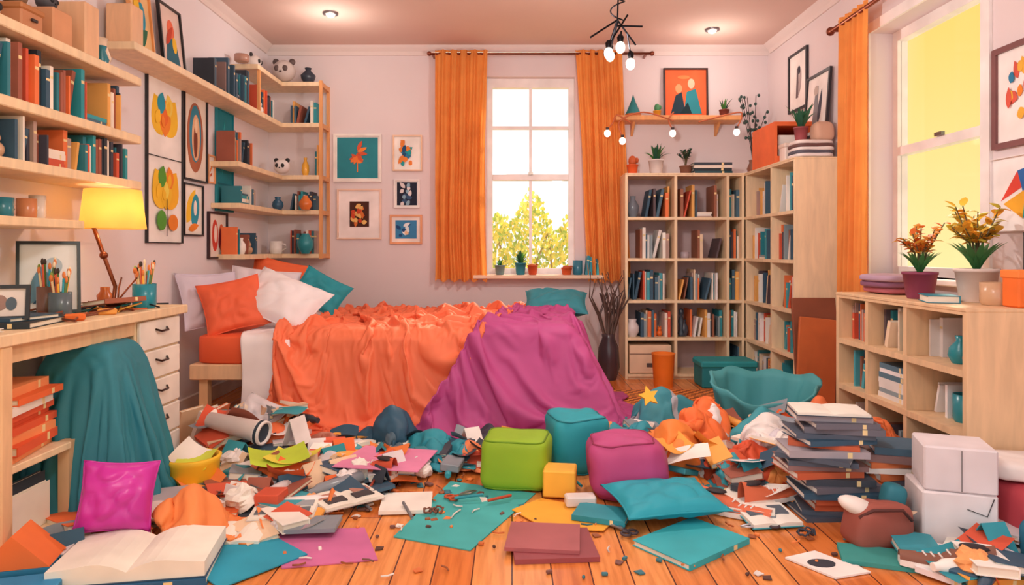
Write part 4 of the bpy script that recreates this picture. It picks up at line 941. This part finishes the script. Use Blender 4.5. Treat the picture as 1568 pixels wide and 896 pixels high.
b=B('glue_bottle'); M=T(-1.50,2.56,.09); b.lathe([(.045,0),(.05,.02),(.05,.09),(.035,.12),(.02,.125)],mat('e8502a','gloss'),M,20); b.lathe([(.024,.122),(.024,.15),(.018,.165),(.006,.17)],mat('5a2a20'),M,16); b.build()
b=B('open_book'); b.fbook(.42,.30,.03,'24608c',T(-1.16,2.16,.001)@RZ(12)); b.openbook(.22,.27,.06,T(-1.17,2.16,.032)@RZ(10),'35506a'); b.build()
b=B('toy_house'); M=T(-1.50,2.08,0)@RZ(15); b.box(-.10,.10,-.06,.08,0,.07,mat('2a7fac'),M,.003); b.prism([(-.10,.07),(.10,.07),(0,.17)],-.08,.06,mat('f0783a'),M@Matrix(((1,0,0,0),(0,0,-1,0),(0,1,0,0),(0,0,0,1)))); b.build()
b=B('blue_box'); b.box(-.11,.11,-.06,.06,0,.06,mat('2f8fc4'),T(-1.42,1.96,0)@RZ(15),.004); b.build()
b=B('tall_book_stack'); R=random.Random(91); z=0
for k in range(18):
    t=R.uniform(.014,.026); sk=.04*math.sin(k*.5); b.fbook(R.uniform(.22,.30),R.uniform(.17,.22),t,R.choice(['3f4652','4f5a6a','6a6a76','34566e','8a6a68','a8a0a8','c8603c']),T(1.22+sk+R.uniform(-.02,.02),2.66+R.uniform(-.02,.02),z)@RZ(R.uniform(-26,20)-8),'fbf6ee'); z+=t+.0006
b.openbook(.13,.18,.012,T(1.23,2.66,z)@RZ(-10),'3f4a5a'); b.build()
b=B('tall_book_stack'); z=0
for k in range(11):
    t=R.uniform(.016,.028); b.fbook(R.uniform(.18,.24),R.uniform(.14,.18),t,R.choice(['f4ece6','8a6a68','46687e','e07a48','4a4a58','d8d0cc']),T(1.50+.02*math.sin(k*.7),2.68+R.uniform(-.015,.015),z)@RZ(R.uniform(-26,26)),'fbf6ee'); z+=t+.0006
b.build()
b=B('stacked_boxes'); wm=mat('f2eaec'); M=T(1.55,2.42,0)@RZ(-14)
b.box(-.115,.115,-.10,.10,0,.19,wm,M,.006); b.box(-.10,.12,-.10,.09,.192,.345,mat('e8e0e4'),M@RZ(-5),.006)
b.tube([(.02,-.103,.14),(.08,-.103,.12),(.10,-.103,.18)],.0015,blk,M); b.tube([(-.0,-.113,.34),(.0,-.113,.2)],.0012,blk,M); b.build()
b=B('teal_mitten'); b.softbox(.10,.08,.11,mat('3a9aa8','cloth'),T(1.37,2.46,.0),e=.6,seed=4); b.softbox(.08,.07,.09,mat('2f7f90','cloth'),T(1.36,2.46,.09)@RY(15),e=.6,seed=5); b.build()
b=B('brown_handbag'); b.softbox(.22,.12,.14,mat('a05548','cloth'),T(1.27,2.38,0)@RZ(10),e=.45,seed=9,wr=.02); b.tube([(-.09,-.06,.11),(-.05,-.075,.14),(.05,-.075,.14),(.09,-.06,.10)],.006,mat('5a2a24'),T(1.27,2.38,0)); b.sphere(.07,.05,.03,mat('f6ece4'),T(1.20,2.37,.13)@RY(20),14,8); b.build()
b=B('green_notebook'); b.fbook(.22,.14,.014,'3a9a94',T(1.20,2.25,.001)@RZ(-18)); b.build()
fsheet('sketch_card',[(.90,2.25),(1.0,2.11),(1.13,2.15),(1.02,2.30)],.002,'f6eee8',.006,deco=[('3a3a44',[(1.0+.045*math.cos(a*.4),2.205+.03*math.sin(a*.4)) for a in range(15)]),])
b=B('red_cushion'); b.softbox(.28,.26,.22,mat('b8404c','cloth'),T(1.83,2.38,0)@RZ(10),e=.5,seed=11,wr=.016); b.build()
b=B('blue_cushion'); b.softbox(.18,.18,.16,mat('2a82a4','cloth'),T(1.74,2.16,0),e=.55,seed=12); b.build()
b=B('paper_bag'); b.softbox(.26,.2,.07,mat('efe6e2','paper'),T(1.82,2.42,.215)@RZ(-10),e=.5,seed=14,wr=.02); b.build()
b=B('white_cushion'); b.pillow(.28,.24,.08,mat('e2dee6','cloth'),T(-1.36,3.62,.13)@RZ(-10)@RX(-48)@RY(20),21); b.build()
b=B('leaning_books')
for k in range(9): b.book(.02,.16,.2,['e8c8a8','f6eee6','f0804a','3a8a9c','e8e0dc','d8a888','8a929c','e8702c','f4e6d8'][k],T(-1.70+k*.05,3.66+.02*(k%3),.004)@RZ(10*k-20)@RY(16+4*(k%2)))
b.build()

t0=time.time()
try:
    for fr in range(1,NFR+1): scene.frame_set(fr)
    dg=bpy.context.evaluated_depsgraph_get(); res=[]
    for o in simobjs:
        me=bpy.data.meshes.new_from_object(o.evaluated_get(dg)); res.append(me)
    for o,me in zip(simobjs,res):
        bad=any((v.co.z<-.08 or v.co.z>1.3 or v.co.z!=v.co.z or abs(v.co.x)>2.3) for v in me.vertices)
        if bad: print('BAD SIM',o.name,min(v.co.z for v in me.vertices))
        o.modifiers.clear()
        if not bad:
            for v in me.vertices:
                if v.co.z<.004: v.co.z=.004
            me.name=o.name; o.data=me
except Exception as e:
    print('SIMFAIL',e)
    for o in simobjs: o.modifiers.clear()
for o in simobjs:
    s=o.modifiers.new('smooth','SUBSURF'); s.levels=1; s.render_levels=1
    md=o.modifiers.new('thick','SOLIDIFY'); md.thickness=o['solid']; md.offset=0
for o in colliders: bpy.data.objects.remove(o,do_unlink=True)
for c in(CA,CB,CC,CP): bpy.data.collections.remove(c)
scene.frame_set(1)
print('SIM TIME',time.time()-t0,len(simobjs))

w=bpy.data.worlds.new('sky_and_fill'); scene.world=w; w.use_nodes=True; N=w.node_tree.nodes; L=w.node_tree.links
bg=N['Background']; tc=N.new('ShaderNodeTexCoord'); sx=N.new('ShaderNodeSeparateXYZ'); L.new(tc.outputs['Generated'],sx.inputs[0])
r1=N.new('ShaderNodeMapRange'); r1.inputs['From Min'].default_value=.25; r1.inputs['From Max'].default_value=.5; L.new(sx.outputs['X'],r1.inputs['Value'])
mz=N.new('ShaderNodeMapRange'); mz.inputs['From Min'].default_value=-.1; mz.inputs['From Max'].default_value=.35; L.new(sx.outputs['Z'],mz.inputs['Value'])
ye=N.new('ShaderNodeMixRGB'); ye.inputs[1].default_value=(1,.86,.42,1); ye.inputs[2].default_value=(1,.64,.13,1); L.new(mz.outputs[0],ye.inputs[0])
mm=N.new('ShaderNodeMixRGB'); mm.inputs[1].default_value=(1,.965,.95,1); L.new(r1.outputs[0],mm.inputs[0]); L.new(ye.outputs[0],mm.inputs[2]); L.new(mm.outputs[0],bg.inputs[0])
ry=N.new('ShaderNodeMapRange'); ry.inputs['From Min'].default_value=.2; ry.inputs['From Max'].default_value=-.6; ry.inputs['To Min'].default_value=1.15; ry.inputs['To Max'].default_value=1.35; L.new(sx.outputs['Y'],ry.inputs['Value']); L.new(ry.outputs[0],bg.inputs[1])  # sky raised toward the missing wall behind the camera, added as fill
def light(name,type,loc,energy,col,**k):
    l=bpy.data.lights.new(name,type); l.energy=energy; l.color=col
    for a,c in k.items(): setattr(l,a,c)
    o=bpy.data.objects.new(name,l); o.location=loc; scene.collection.objects.link(o); return o
s=light('sun','SUN',(5,3,5),4.5,(1,.86,.66),angle=.12)
s.rotation_euler=Vector((-.42,-.9,-.85)).to_track_quat('-Z','Y').to_euler()
light('pendant_bulb_light','POINT',(.54,3.5,1.85),40,(1,.93,.86),shadow_soft_size=.05)
light('downlight','POINT',(-1.30,4.89,2.45),6,(1,.9,.8),shadow_soft_size=.06)
light('downlight','POINT',(1.54,5.25,2.45),5,(1,.9,.8),shadow_soft_size=.06)
light('table_lamp_bulb','POINT',(-1.80,3.08,1.20),1.6,(1,.8,.5),shadow_soft_size=.03)
light('fill_light','POINT',(-.2,1.2,2.3),46,(1,.96,.93),shadow_soft_size=.15)  # unseen fill light added above the frame to brighten the room

cam=bpy.data.cameras.new('camera'); co=bpy.data.objects.new('camera',cam); scene.collection.objects.link(co)
co.location=(0,0,1.02); co.rotation_euler=(pi/2,0,0); cam.lens=24; cam.sensor_width=36; cam.shift_y=-65/1568; cam.clip_start=.05
scene.camera=co
